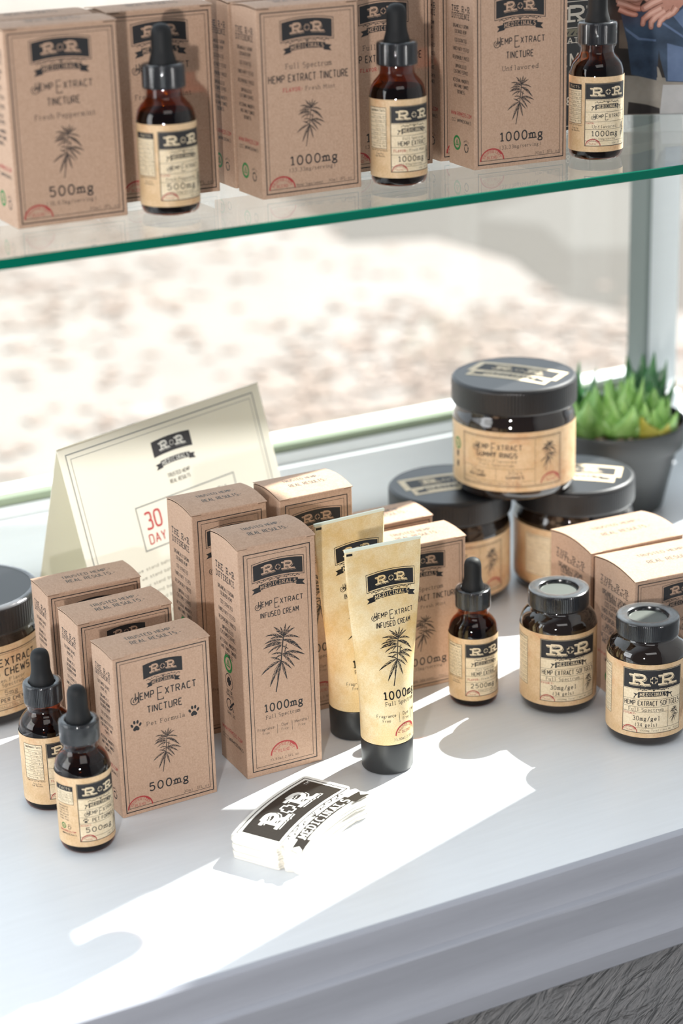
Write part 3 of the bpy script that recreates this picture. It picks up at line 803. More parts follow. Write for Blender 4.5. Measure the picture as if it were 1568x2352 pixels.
WY = 1.45
def window():
    root = bpy.data.objects.new('window_1', None); COL.objects.link(root); root['kind'] = 'structure'; root.empty_display_size = .02
    mb = MB()
    # bottom rail with a sloped top, right stile
    z1 = .0625
    for (a, b) in (((-.75, WY-.012, 0.0), (1.0967, WY+.05, z1-.010)), ((-.75, WY-.004, z1-.011), (1.0967, WY+.05, z1))): mb.box(a, b, FRAMEP)
    mb.box((1.064, WY-.0035, z1), (1.0967, WY+.020, 1.6), JAMBP)
    mb.box((-.75, WY-.012, 1.5), (1.064, WY+.05, 1.6), FRAMEP)
    mb.box((-.75, WY-.012, z1), (-.70, WY+.05, 1.5), FRAMEP)
    link('frame', mb.mesh('window_frame'), root)
    mb = MB(); mb.box((1.0590, WY-.006, z1+.0005), (1.0638, WY+.0195, 1.4995), FRAMED); link('stile', mb.mesh('window_stile'), root)
    mb = MB(); mb.box((-.70, WY-.002, z1+.0003), (1.0588, WY+.010, z1+.0065), GASK); link('gasket', mb.mesh('window_gasket'), root)
    mb = MB(); mb.box((-.70, WY+.020, z1+.0005), (1.0967, WY+.024, 1.4995), PANE); link('pane', mb.mesh('window_pane'), root)
window()
# the right wall with its own window opening, through which the sun comes
def right_wall():
    X = 1.0972
    ya, yb, zt = 1.098, 1.325, 1.35
    mb = MB()
    mb.box((X, yb, -.03), (X+.035, 1.411, 1.6), JAMBP)
    mb.box((X, 1.411, -.03), (X+.035, WY+.05, .03), FRAMEP)
    mb.box((X, .8608, -.03), (X+.035, ya, 1.6), WALLI)
    mb.box((X, ya, -.03), (X+.035, yb, .03), FRAMEP)
    mb.box((X, ya, zt), (X+.035, yb, 1.6), WALLI)
    q = [(1.187, .650), (yb, .705), (yb, zt), (1.187, zt)]            # added unseen panel, shaped to cut the edge of the sun patch
    mb.add([(X, y, z) for y, z in q]+[(X+.012, y, z) for y, z in q], [(3, 2, 1, 0), (4, 5, 6, 7), (0, 1, 5, 4), (1, 2, 6, 5), (2, 3, 7, 6), (3, 0, 4, 7)], FRAMEP)
    mb.box((X-.004, yb+.012, .002), (X, yb+.022, 1.2), FRAMEP)
    struct('wall_right', mb.mesh('wall_right'))
    root = bpy.data.objects.new('window_2', None); COL.objects.link(root); root['kind'] = 'structure'; root.empty_display_size = .02
    mb = MB(); mb.box((X+.015, ya+.0005, .0305), (X+.019, yb-.0005, zt-.0005), PANE); link('pane', mb.mesh('side_pane'), root)
    mb = MB(); mb.box((X-.01, -2.2, -.75), (X+.035, .8600, 1.6), WALLI); struct('wall_side', mb.mesh('wall_side'))
right_wall()

mb = MB()
mb.add([(-9, 1.55, -.9), (16, 1.55, -.9), (16, 22, -.9), (-9, 22, -.9)], [(0, 1, 2, 3)], GROUND)
struct('ground', mb.mesh('ground'))
PATCHM = simple('grey_ground_patch', (0.118, 0.110, 0.099, 1), .9, spec=.1)  # darker grey tone for a patch of the ground
mb = MB()
mb.prism([(3.24, 6.5), (3.09, 5.85), (3.36, 5.75), (3.40, 5.33), (3.26, 4.85), (3.34, 4.6), (3.9, 4.3), (6, 3.6), (12, 4), (12, 12), (4, 12)], -.8998, -.898, PATCHM)
mb.prism([(3.62, 5.95), (3.75, 5.70), (3.62, 5.35), (3.80, 5.25), (4.6, 5.8), (4.3, 6.3)], -.8979, -.8970, simple('pale_ground_patch', (.150, .143, .131, 1), .9, spec=.1))
struct('ground_patch', mb.mesh('ground_patch'))

def leaves():
    rnd = random.Random(5); mb = MB()
    LC = ((1.90, 5.80, .22), (1.6, 6.0, .3), (2.26, 4.26, .16), (2.10, 4.15, .14), (2.90, 4.60, .20), (2.75, 4.45, .20), (2.72, 4.05, .18), (3.0, 4.3, .2), (2.55, 4.40, .2), (2.6, 6.2, .35), (1.7, 4.4, .3))
    for i in range(1100):
        c = rnd.choice(LC)
        x, y = rnd.gauss(c[0], c[2]), rnd.gauss(c[1], c[2]*1.5)
        if y < 1.7: continue
        s = rnd.uniform(.025, .05); a = rnd.uniform(0, 6.28); z = -.9+rnd.uniform(.003, .008)
        pts = []
        for k, rr in enumerate((1, .45, .8, .4, .95, .4, .8, .45)):
            t = a+k*pi/4
            pts.append((x+s*rr*cos(t), y+s*rr*sin(t), z+.004*rr*sin(t*2+i)))
        mb.add(pts, [tuple(range(8))], LEAFM)
    o = link('fallen_leaves', mb.mesh('fallen_leaves')); o['kind'] = 'stuff'; o['label'] = 'dry orange fallen leaves scattered on the sunlit pavement outside'; o['category'] = 'leaves'
leaves()

# ------------------------------------------------------------------ glass shelf
def shelf():
    t = thing('glass_shelf', 'long clear glass shelf with a polished green front edge above the sill', 'shelf', (0, 0, SHELF_Z))
    x0, x1, y0, y1, h = -.30, 1.09, .9842, 1.235, .0058
    mb = MB(); mb.box((x0, y0+.0003, -h), (x1, y1, 0), SHELFG); link('pane', mb.mesh('shelf_pane'), t)
    mb = MB(); mb.add([(x0, y0+.0003, -h), (x1, y0+.0003, -h), (x1, y0+.0003, 0), (x0, y0+.0003, 0), (x0, y0-.0002, -h+.0006), (x1, y0-.0002, -h+.0006), (x1, y0-.0002, -.0006), (x0, y0-.0002, -.0006)],
        [(4, 5, 6, 7), (0, 1, 5, 4), (7, 6, 2, 3), (1, 0, 3, 2)], EDGEG)
    link('edge', mb.mesh('shelf_edge'), t)['label'] = 'green polished glass edge'
    for x in (1.078,):
        for y in (1.02, 1.20):
            mb = MB(); mb.box((x, y, -h-.012), (1.0968, y+.02, -h-.0003), FRAMED); link('bracket', mb.mesh('shelf_bracket'), t)
shelf()

# ------------------------------------------------------------------ cartons on the shelf and the sill
SZ = SHELF_Z
G1 = 'kraft boxes on the glass shelf'
carton('peppermint', 'tincture_box', 'kraft Fresh Peppermint 500mg tincture box at the left front of the shelf', .35171, 1.046, -.2, SZ, G1)
carton('mint', 'tincture_box', 'kraft Full Spectrum Fresh Mint tincture box in the middle of the shelf front', .4948, 1.0384, .4, SZ, G1)
carton('plain', 'tincture_box', 'kraft Unflavored 1000mg tincture box at the right front of the shelf', .63686, 1.0421, -2.7, SZ, G1)
carton('peppermint', 'tincture_box', 'kraft box behind the Fresh Peppermint box at the shelf left end', .3525, 1.0815, .3, SZ, G1)
carton('peppermint', 'tincture_box', 'kraft tincture box on the shelf shaded by the dropper bottle before it, left', .4222, 1.0769, 0, SZ, G1)
carton('mint', 'tincture_box', 'kraft box tucked right behind the middle Fresh Mint box on the shelf', .4960, 1.0772, 0, SZ, G1)
carton('mint', 'tincture_box', 'kraft Fresh Mint box on the shelf half hidden by the middle dropper bottle', .5650, 1.0773, -.3, SZ, G1)
carton('plain', 'tincture_box', 'kraft box behind the Unflavored box on the shelf right', .6351, 1.0782, -1.0, SZ, G1)
carton('black', 'tincture_box', 'black box with cream lettering between the Unflavored box and the right shelf bottle', .714, 1.124, 0, SZ)
G2 = 'kraft pet tincture boxes stepped back on the sill'
carton('pet', 'tincture_box', 'front kraft Pet Formula 500mg box with paw prints on the sill', .38598, 1.04357, 1.58, 0, G2)
carton('pet', 'tincture_box', 'middle kraft box of the row behind the Pet Formula front box', .38709, 1.10302, 1.38, 0, G2)
carton('pet', 'tincture_box', 'rear kraft box of the Pet Formula row, beside the black jar', .38771, 1.15716, -.77, 0, G2)
G3 = 'tall kraft cream boxes on the sill'
carton('cream', 'cream_box', 'tall front kraft Infused Cream 1000mg box beside the cream tubes', .47294, 1.05016, -.75, 0, G3)
carton('cream', 'cream_box', 'tall kraft box directly behind the front Infused Cream box, before the white sign', .47395, 1.11946, -.28, 0, G3)
carton('cream', 'cream_box', 'tall kraft box behind the cream tubes with sunlit streak on its lid', .53393, 1.11523, -.68, 0, G3)
G4 = 'short kraft tincture boxes behind the tubes'
carton('mint', 'tincture_box', 'kraft Fresh Mint tincture box on the sill just right of the front cream tube', .60464, 1.11101, -2.93, 0, G4)
carton('mint', 'tincture_box', 'kraft box whose sunlit lid shows behind the rear cream tube', .6058, 1.1555, -1.5, 0, G4)
G5 = 'wide kraft softgel boxes'
carton('gel', 'softgel_box', 'wide kraft box with bowed sunlit lid, the front one behind the softgel bottles', .73342, 1.00375, -5.17, 0, G5)
carton('gel', 'softgel_box', 'wide kraft box with bowed sunlit lid, the rear one before the gummy jars', .73806, 1.06043, -2.56, 0, G5)

# ------------------------------------------------------------------ dropper bottles
def cyl(r, ang0=0.0):
    """wrap flat printing on a cylinder; angle 0 faces -y, u runs to the right"""
    def fn(u, v, o):
        a = -pi/2+u/r+ang0
        return ((r+o)*cos(a), (r+o)*sin(a), v)
    return fn
def facts(a, x0, y0, x1, y1, rounded=False, lines=7):
    a.rect(x0, y0, x1, y1, CREAM, 1); a.frame(x0, y0, x1, y1, .25, INK, 2)
    if rounded: a.rect(x0, y1-3.2, x1, y1, INK, 2); a.text('FACTS', (x0+x1)/2+1, y1-2.3, 1.4, 'serif', width=(x1-x0)*.6, m=CREAM, layer=3)
    else: a.text('Supplement Facts', (x0+x1)/2, y1-2.2, 1.5, 'light', width=(x1-x0)*.86, layer=2, bold=1.6)
    rnd = random.Random(int(x0*10)+lines)
    top = y1-(4 if rounded else 3.2)
    dy = (top-y0-1)/lines
    for i in range(lines):
        y = top-dy*(i+.2)
        a.line([(x0, y), (x1, y)], .14, INK, 2)
        t = ['Serving 1ml', 'Servings 30', 'Calories 9', 'Total Fat 1g 2%', 'Hemp 33mg', 'Daily Value', 'MCT Oil'][i % 7]
        a.text(t, x1-.4, y-dy*.72, min(.95, dy*.5), 'light', width=(x1-x0)*rnd.uniform(.5, .85), layer=2, align='r', bold=1.3)
def bottle_label(kind):
    """panel of the front label, origin at the label's lower edge; panel centred on u=0"""
    r = .01665; a = Art(seg=1.0); Lh = 44.8
    x0, x1 = -14.0, 14.0
    a.rect(x0, 3.6, x1, 41, CREAM, 1); a.frame(x0, 3.6, x1, 41, .42, INK, 2)
    a.rect(x0+.35, 31.6, x1-.35, 40.7, INK, 2)
    logo_letters(a, 0, 33.7, 4.7, 6.6, CREAM, INK, 3)
    a.line([(x0, 31.2), (x1, 31.2)], .2, INK, 2)
    ribbon_vine(a, 0, 25.6, 20.5, CREAM, 2)
    rows = {'mint': (24.3, 17.7, 13.4), 'pet': (24.3, 19.4, 15.3), 'plain': (24.0, 18.2, 13.6)}[kind if kind in ('mint', 'pet') else 'plain']
    for y in rows+(6.6,): a.line([(x0, y), (x1, y)], .18, INK, 2)
    if kind == 'mint' or kind == 'strong':
        pass
    if kind in ('mint', 'strong'):
        a.text('Full Spectrum', 0, 22.0, 1.5, 'type', width=14, layer=2); a.text('HEMP EXTRACT', 0, 18.6, 2.5, 'sans', width=19.5, layer=2)
        a.text('FLAVOR:', -8.6, 15.1, 1.3, 'slab', width=7.6, m=RED, layer=2, bold=.8); a.text('Fresh Mint', 2.4, 15.1, 1.5, 'type', width=11, layer=2)
        mg = '1000mg' if kind == 'mint' else '2500mg'
    elif kind == 'pet':
        hemp_extract(a, -10.5, 11.5, 21.0, layer=2)
        paw(a, -10, 17.3, 3.2, INK, 2); a.text('PET FORMULA', 2.4, 16.1, 2.2, 'sans', width=17, layer=2)
        a.text('POTENCY:', -10, 13.6, 1.0, 'slab', width=6.2, m=RED, layer=2, bold=.8)
        mg = '500mg'
    else:
        hemp_extract(a, -10, 10.5, 20.4, layer=2)
        a.text('FLAVOR:', -10.8, 16.9, .9, 'slab', width=5.2, m=RED, layer=2, bold=.8)
        a.text('Unflavored' if kind == 'plain' else 'Fresh Peppermint', -1.6, 14.4, 1.7, 'type', width=15.5 if kind == 'plain' else 18, layer=2)
        mg = '1000mg' if kind == 'plain' else '500mg'
    a.text(mg, -1.6, 9.6, 3.0, 'type', width=17.5, layer=2, bold=1.45)
    if kind != 'pet': a.text('(33.33mg/serving)', -1.6, 7.4, 1.1, 'type', width=15.5, layer=2)
    xx = 9.6
    top = {'pet': 15.3, 'plain': 18.2, 'peppermint': 18.2}.get(kind, 17.7)
    a.line([(xx, 6.6), (xx, top)], .18, INK, 2); plant(a, xx+.3, 7.2, x1-.4, top-.6, layer=2)
    stamp(a, x0+5.0, 3.9, 4.4, RED, 2); a.text('30ml 1FL oz', 7.6, 4.6, 1.0, 'type', width=9.5, layer=2)
    # facts to the left, notes below it
    fx0, fx1 = -29.5, -16.6
    if kind == 'pet':
        facts(a, fx0, 27.5, fx1, 39.2, True, 4)
        for i in range(6): a.text(['INGREDIENTS', 'CALMING OIL', 'FOR PETS', 'KEEP SEALED', 'SHAKE WELL', 'STORE COOL'][i], -24.5, 25-i*1.7, .9, 'sans', width=8, layer=1)
        badge_green(a, -25, 12.5, 1.9); badge_cycle(a, -20.6, 12.2, 2.0)
        a.text('WWW.RRMEDS.COM', -22.5, 8.8, 1.1, 'sans', width=12, m=RED); a.text('@RRMEDICINALS', -21.5, 7.0, 1.0, 'sans', width=10.5)
    else:
        facts(a, fx0, 16.8, fx1, 40.2, kind in ('plain', 'peppermint'), 8)
        a.text('Organic MCT Oil From Coconut.', -22.5, 15.4, .9, 'light', width=13, bold=1.4)
        a.text('Scan For', -21.4, 13.4, 1.0, 'light', width=5.6, bold=1.5); a.text('Lab Results', -21.4, 12.0, 1.0, 'light', width=7.2, bold=1.5)
    return a, r, Lh
def logo_letters(a, cx, by, lh, lw2, paper, ink, layer):
    for sx in (-1, 1):
        x = cx+sx*lw2
        st = dict(font='slab', width=lh*.98, bold=1.0)
        a.text('R', x+.085*lh, by-.095*lh, lh, m=paper, layer=layer, **st)
        a.text('R', x+.04*lh, by-.045*lh, lh, m=ink, layer=layer+1, grow=.025*lh, **st)
        a.text('R', x, by, lh, m=paper, layer=layer+2, **st)
    q = lh*.30
    for m, t, e, ly in ((paper, .36, q+.18, 0), (ink, .22, q, 1)):
        a.line([(cx-e, by+lh*.48), (cx+e, by+lh*.48)], lh*t, m, layer+ly); a.line([(cx, by+lh*.48-e), (cx, by+lh*.48+e)], lh*t, m, layer+ly)
def ribbon_vine(a, cx, y, wd, paper, layer, ink=INK):
    S = .028*wd
    wr = lambda u, v: (u, v+S*(1-((u-cx)/(wd/2))**2))
    h = .125*wd
    a.rect(cx-wd*.38, y, cx+wd*.38, y+h, ink, layer, wr)
    for sx in (-1, 1):
        e0, e1 = cx+sx*wd*.34, cx+sx*wd*.5
        a.poly([wr(e0, y-.03*wd), wr(e1, y-.03*wd), wr(e1-sx*.05*wd, y+h*.4), wr(e1, y+h*.8), wr(e0, y+h*.8)], ink, layer)
        pts = [wr(cx+sx*wd*(.05+.30*i/6), y+h*1.5+.012*wd*sin(i*1.4)) for i in range(7)]
        a.line(pts, .012*wd, ink, layer)
        for i in range(1, 7):
            p = pts[i]; d = 1 if i % 2 else -1
            q = (p[0]+sx*.05*wd, p[1]+d*.03*wd)
            a.poly([p, ((p[0]+q[0])/2, (p[1]+q[1])/2-.012*wd), q, ((p[0]+q[0])/2, (p[1]+q[1])/2+.012*wd)], ink, layer)
    for k in range(-2, 3): a.line([wr(cx, y+h*1.15), wr(cx+k*.028*wd, y+h*1.75)], .011*wd, ink, layer)
    a.text('MEDICINALS', cx, y+h*.17, h*.66, 'slab', width=wd*.66, m=paper, layer=layer+1, warp=wr, bold=.8)

def label_mesh(a, r, Lh, paper=TAN, z0=0.0, sweep=(-180, 180)):
    mb = MB(); n = 240
    a0, a1 = R(sweep[0]), R(sweep[1])
    pts = [(-pi/2+a0+(a1-a0)*i/n) for i in range(n+1)]
    vs_ = [(r*cos(t), r*sin(t), z) for z in (0, Lh/1000) for t in pts]
    mb.add(vs_, [(i, i+1, n+2+i, n+1+i) for i in range(n)], paper, True)
    a.bake(mb, cyl(r), lift=.045, step=.05)
    return mb.mesh('printed_label')

BPARTS = {}
def bottle_parts():
    if BPARTS: return BPARTS
    r = .0164
    body = [(.0118, .0004), (.0140, .0002), (.0154, .0012), (.0162, .0034), (r, .0056), (r, .0500), (.01615, .0530), (.0152, .0565), (.0135, .0592), (.0117, .0611), (.0104, .0628), (.0098, .0645), (.0097, .0685)]
    mb = MB(); mb.lathe(body, AMBER, 72, cap1=False); BPARTS['glass_bottle'] = merge_smooth(mb.mesh('glass_bottle'), 70)
    liq = [(.0122, .0009), (.0142, .0012), (.0155, .0036), (.0159, .0060), (.0159, .0500), (.01535, .0525), (.0146, .0550), (.0135, .0562)]
    mb = MB(); mb.lathe(liq, LIQ, 64); BPARTS['liquid'] = merge_smooth(mb.mesh('liquid'), 40)
    mb = MB(); mb.lathe([(.0030, .056), (.0030, .070)], CLEARG, 24); BPARTS['pipette'] = mb.mesh('pipette')
    cap = [(.0106, .0680), (.0113, .0682), (.0116, .0686), (.0117, .0690), (.0117, .0795), (.0113, .0806), (.0105, .0810), (.0084, .0810), (.0078, .0806), (.0076, .0800)]
    mb = MB(); mb.lathe(cap, CAPB, 144, ribs=72, ribd=.00030, ribz=(.0687, .0800), smooth=False); BPARTS['cap'] = mb.mesh('dropper_cap')
    bulb = [(.0076, .0800), (.0076, .0812), (.0073, .0830), (.0067, .0850), (.0062, .0868), (.0059, .0890), (.0058, .0960), (.0057, .0975), (.0053, .0993), (.0045, .1007), (.0033, .1016), (.0018, .1021), (.0003, .1023)]
    mb = MB(); mb.lathe(bulb, RUBBER, 48, cap0=False); BPARTS['rubber_bulb'] = merge_smooth(mb.mesh('rubber_bulb'), 80)
    rnd = random.Random(3)
    sh = [(.0103, .0600), (.0101, .0618), (.0102, .0640), (.0108, .0668), (.0118, .0676), (.01205, .0688), (.0120, .0797), (.0117, .0810), (.0106, .0814), (.0088, .0813)]
    mb = MB(); mb.lathe(sh, SHRINK, 72, cap0=False, cap1=False); me = mb.mesh('shrink_band')
    for v in me.vertices:
        if v.co.z < .0675:
            k = 1+.03*noise.noise(v.co*700); v.co.x *= k; v.co.y *= k
            v.co.z += .0006*noise.noise(v.co*900)
    BPARTS['shrink_band'] = merge_smooth(me, 60)
    return BPARTS
BLAB = {}
def dropper_bottle(kind, label, x, y, z, deg, group=None):
    P = bottle_parts()
    if kind not in BLAB:
        a, r, Lh = bottle_label(kind); BLAB[kind] = label_mesh(a, r, Lh)
    t = thing('dropper_bottle', label, 'bottle', (x, y, z+.0002), R(deg), group)
    for nm in ('glass_bottle', 'liquid', 'pipette', 'cap', 'rubber_bulb', 'shrink_band'): link(nm, P[nm], t)
    link('label', BLAB[kind], t, (0, 0, .0055))
    return t
def face(x, y, off):
    """turn a round thing so that its label panel sits off degrees to the right of the camera's line"""
    return math.degrees(-math.atan2(x, y))+off
GB = 'amber dropper bottles'
for kind, lab, x, y, z, off in (
    ('peppermint', 'amber dropper bottle on the shelf at left, before a shaded kraft box', .4395, 1.0418, SZ, 31),
    ('mint', 'amber dropper bottle on the shelf between the Fresh Mint and Unflavored boxes', .5826, 1.0374, SZ, 33),
    ('plain', 'amber Unflavored dropper bottle at the right end of the shelf, beside the poster', .7206, 1.0371, SZ, 25),
    ('pet', 'amber Pet Formula dropper bottle nearest the sill front at left', .3572, 1.0281, 0, 33),
    ('mint', 'amber dropper bottle standing behind the Pet Formula bottle at left', .3569, 1.0886, 0, 45),
    ('strong', 'amber 2500mg dropper bottle on the sill before the Fresh Mint box', .6555, 1.0776, 0, 30)):
    dropper_bottle(kind, lab, x, y, z, face(x, y, off), GB)

# ------------------------------------------------------------------ softgel bottles
def softgel_label():
    r = .02575; a = Art(seg=1.3); x0, x1 = -20, 20
    a.rect(x0, 3.5, x1, 47.6, CREAM, 1); a.frame(x0, 3.5, x1, 47.6, .4, INK, 2)
    a.rect(x0+.4, 34.4, x1-.4, 47.2, INK, 2)
    logo_letters(a, 0, 37.0, 7.2, 9.3, CREAM, INK, 3)
    ribbon_vine(a, 0, 28.4, 26, CREAM, 2)
    for y in (33.9, 27.0, 21.6): a.line([(x0, y), (x1, y)], .2, INK, 2)
    a.text('HEMP EXTRACT SOFTGELS', 0, 22.7, 3.2, 'sans', width=37.5, layer=2)
    a.text('Full Spectrum', -4.6, 18.6, 2.3, 'type', width=22.5, layer=2)
    a.line([(x0, 18.0), (10, 18.0)], .2, INK, 2); a.line([(10, 7), (10, 21.6)], .2, INK, 2); a.line([(x0, 7), (x1, 7)], .2, INK, 2)
    a.text('POTENCY:', -15.2, 16.0, 1.3, 'slab', width=8, m=RED, layer=2, bold=.8)
    a.text('30mg/gel', -4.4, 12.2, 2.9, 'type', width=17, layer=2, bold=1.3); a.text('(34 gels)', -4.4, 8.0, 2.4, 'type', width=14, layer=2, bold=1.2)
    plant(a, 11, 8, 19, 20.6, layer=2)
    stamp(a, x0+5, 3.7, 4.9, RED, 2); a.text('1000mg Total / Net Wt .53oz', 5, 4.6, 1.2, 'type', width=27, layer=2)
    facts(a, -46, 12, -31, 46, False, 9)
    for i in range(5): a.line([(21.4+i*1.1, 8+2*i), (21.4+i*1.1, 38-i)], .3, INKG, 1)
    return label_mesh(a, r, 51)
SGP = {}
def softgel_bottle(label, x, y, off):
    if not SGP:
        r = .0255
        body = [(.020, .0003), (.0232, .0006), (.0246, .0020), (.0253, .0045), (r, .0065), (r, .0582), (.0251, .0612), (.0240, .0640), (.0222, .0662), (.0200, .0678), (.0186, .0690), (.0182, .0705), (.0182, .0750)]
        mb = MB(); mb.lathe(body, DKGLASS, 80); SGP['glass_bottle'] = merge_smooth(mb.mesh('softgel_glass'), 70)
        cap = [(.0190, .0704), (.0197, .0706), (.0200, .0712), (.0200, .0806), (.0196, .0816), (.0188, .0820), (.0136, .0820), (.0131, .0817), (.0128, .0808), (.0126, .0796)]
        mb = MB(); mb.lathe(cap, CAPB, 200, ribs=100, ribd=.00035, ribz=(.0711, .0807), cap1=False, smooth=False)
        mb.lathe([(.0128, .0797), (.0001, .0797)], LIDDISC, 48, cap0=False, cap1=False); SGP['cap'] = mb.mesh('softgel_cap')
        sh = [(.0195, .0674), (.0188, .0690), (.0191, .0700), (.0203, .0708), (.02035, .0720), (.0203, .0808), (.0199, .0820)]
        mb = MB(); mb.lathe(sh, SHRINK, 80, cap0=False, cap1=False)
        mb.lathe([(.0199, .0820), (.0190, .0824), (.0138, .08235), (.0133, .0820)], RIMFILM, 80, cap0=False, cap1=False)
        me = mb.mesh('softgel_shrink')
        for v in me.vertices:
            if v.co.z < .0703: k = 1+.015*noise.noise(v.co*500); v.co.x *= k; v.co.y *= k
        SGP['shrink_band'] = merge_smooth(me, 60)
        SGP['label'] = softgel_label()
    t = thing('softgel_bottle', label, 'bottle', (x, y, .0002), R(face(x, y, off)), 'dark softgel bottles')
    for nm in ('glass_bottle', 'cap', 'shrink_band'): link(nm, SGP[nm], t)
    link('label', SGP['label'], t, (0, 0, .0070))
softgel_bottle('dark softgel bottle beside the 2500mg dropper bottle', .7028, 1.0463, 18)
softgel_bottle('dark softgel bottle at the right edge, nearest the sill front', .7255, .9782, 11)

# ------------------------------------------------------------------ jars
def gummy_label():
    a = Art(seg=1.6); x0, x1 = -40, 40; r = .0456
    a.rect(x0, 4, x1, 41.4, TAN, 1); a.frame(x0, 4, x1, 41.4, .55, INK, 2); a.frame(x0+1.3, 5.3, x1-1.3, 40.1, .2, INK, 2)
    a.line([(18, 5), (18, 40)], .2, INK, 2); a.line([(x0+1, 17.5), (18, 17.5)], .2, INK, 2); a.line([(-11, 8), (-11, 17.5)], .2, INK, 2); a.line([(x0+1, 8), (18, 8)], .2, INK, 2)
    hemp_extract(a, -30, 8, 32.0, layer=2)
    a.text('GUMMY RINGS', -11, 26.2, 3.6, 'sans', width=31, layer=2, bold=1.2)
    a.text('Multi-Flavored', -11, 22.4, 2.0, 'type', width=30, layer=2); a.text('Full Spectrum', -11, 19.4, 2.0, 'type', width=26, layer=2)
    a.text('25mg', -26, 13.4, 2.8, 'type', width=11, layer=2); a.text('PER GUMMY', -26, 10, 2.2, 'sans', width=14, layer=2, bold=1.2)
    a.text('30ct', 3, 13.4, 2.8, 'type', width=11, layer=2); a.text('GUMMIES', 3, 10, 2.2, 'sans', width=13, layer=2, bold=1.2)
    a.text('750mg Total / Net Wt 4.2oz', -11, 5.6, 1.4, 'type', width=38, layer=2)
    plant(a, 22, 15, 37, 38, layer=2); stamp(a, 31, 5.6, 8.2, RED, 2)
    badge_green(a, -49, 30, 4.6)
    for y in (22, 14): a.poly([(-49+2.2*cos(2*pi*i/9)*(1 if i % 2 else .7), y+2.8*sin(2*pi*i/9)) for i in range(9)], INK, 1)
    facts(a, -82, 8, -58, 40, False, 9)
    return a, r
def chew_label():
    a = Art(seg=1.6); x0, x1 = -40, 40; r = .0456
    a.rect(x0, 4, x1, 45, TAN, 1); a.frame(x0, 4, x1, 45, .55, INK, 2); a.frame(x0+1.3, 5.3, x1-1.3, 43.7, .2, INK, 2)
    a.text('HEMP EXTRACT', 0, 35.2, 5.0, 'sans', width=52, layer=2, bold=1.1); a.text('DOG CHEWS', 2, 28.2, 5.0, 'sans', width=36, layer=2, bold=1.1)
    a.text('Chicken Flavor', 0, 23.8, 2.4, 'type', width=30, layer=2); a.text('Full Spectrum', 0, 20.6, 2.4, 'type', width=27, layer=2)
    for y in (18.6, 8): a.line([(x0+1, y), (x1-1, y)], .2, INK, 2)
    a.line([(-8, 8), (-8, 18.6)], .2, INK, 2); a.line([(-8, 13.2), (30, 13.2)], .2, INK, 2)
    paw(a, -15.5, 13.2, 9, INK, 2)
    a.text('5mg', 3, 14.4, 3.2, 'type', width=10, layer=2); a.text('PER CHEW', 4, 9.4, 2.6, 'sans', width=18, layer=2, bold=1.2)
    a.text('150mg Total / Net Wt 4oz', 0, 5.8, 1.4, 'type', width=34, layer=2)
    return a, r
JP = {}
def jar_parts():
    if JP: return JP
    r = .0453
    body = [(.036, .0014), (.040, .0002), (.0428, .0010), (.0444, .0036), (r, .0070), (r, .0540), (.0450, .0570), (.0438, .0600), (.0428, .0625), (.0428, .0700)]
    mb = MB(); mb.lathe(body, DKGLASS, 96); JP['glass_jar'] = merge_smooth(mb.mesh('glass_jar'), 70)
    lid = [(.0448, .0655), (.0458, .0657), (.0463, .0666), (.0465, .0676), (.0465, .0818), (.0462, .0832), (.0452, .0844), (.0436, .0850), (.0425, .0848), (.0002, .0848)]
    mb = MB(); mb.lathe(lid, JARLID, 240, ribs=120, ribd=.00016, ribz=(.0670, .0820), cap1=False, smooth=False); JP['lid'] = mb.mesh('jar_lid')
    a, rr = gummy_label(); JP['gummy'] = label_mesh(a, rr, 45.4)
    a, rr = chew_label(); JP['chew'] = label_mesh(a, rr, 49.5)
    # round-cornered sticker on the lid with the mark
    a = Art(seg=3)
    S = 2.6; wd = 62.0
    wp = lambda u, v: (u, v+S*(1-(u/(wd/2))**2))
    a.rect(-36, -4.5, 36, 19, CREAM, 1, wp); a.rect(-32, -17, 32, -4.5, CREAM, 1, wp)
    logo(a, 0, -1.5, wd, 16.5, CREAM, outline=False, sag=.04, layer=2, ribbon=-3.0, vines=False)
    mb = MB(); a.bake(mb, lambda u, v, o: (u, v, .0849+o)); JP['sticker'] = mb.mesh('lid_sticker')
    sb = [(.0432, .0600), (.0440, .0640), (.0466, .0652), (.0470, .0668), (.0470, .0825), (.0464, .0840), (.0452, .0850), (.0424, .0853), (.0415, .0851)]
    mb = MB(); mb.lathe(sb[:6], SHRINK, 96, cap0=False, cap1=False); mb.lathe(sb[5:], RIMFILM, 96, cap0=False, cap1=False); JP['shrink_band'] = merge_smooth(mb.mesh('jar_shrink'), 60)
    return JP
def jar(name, label, x, y, z, off, kind, rot_st=0, sticker=True):
    P = jar_parts()
    t = thing(name, label, 'jar', (x, y, z+.0002), R(face(x, y, off)), 'dark wide mouthed jars')
    link('glass_jar', P['glass_jar'], t); link('lid', P['lid'], t)
    link('label', P[kind], t, (0, 0, .0080 if kind == 'gummy' else .0085))
    if sticker: link('sticker', P['sticker'], t, (0, 0, 0), R(rot_st))
    else: link('shrink_band', P['shrink_band'], t)
jar('gummy_jar', 'dark jar under the left side of the stacked top jar', .7430, 1.2540, 0, 6, 'gummy', 12)
jar('gummy_jar', 'dark jar under the right side of the stacked top jar, near the plant pot', .8345, 1.2235, 0, 52, 'gummy', -58)
jar('gummy_jar', 'dark Gummy Rings jar stacked on top of two other jars', .7850, 1.2300, .0853, -3, 'gummy', -22)
jar('chew_jar', 'dark Dog Chews jar with grey lid cut off at the left edge', .3636, 1.2468, 0, 24, 'chew', 0, False)

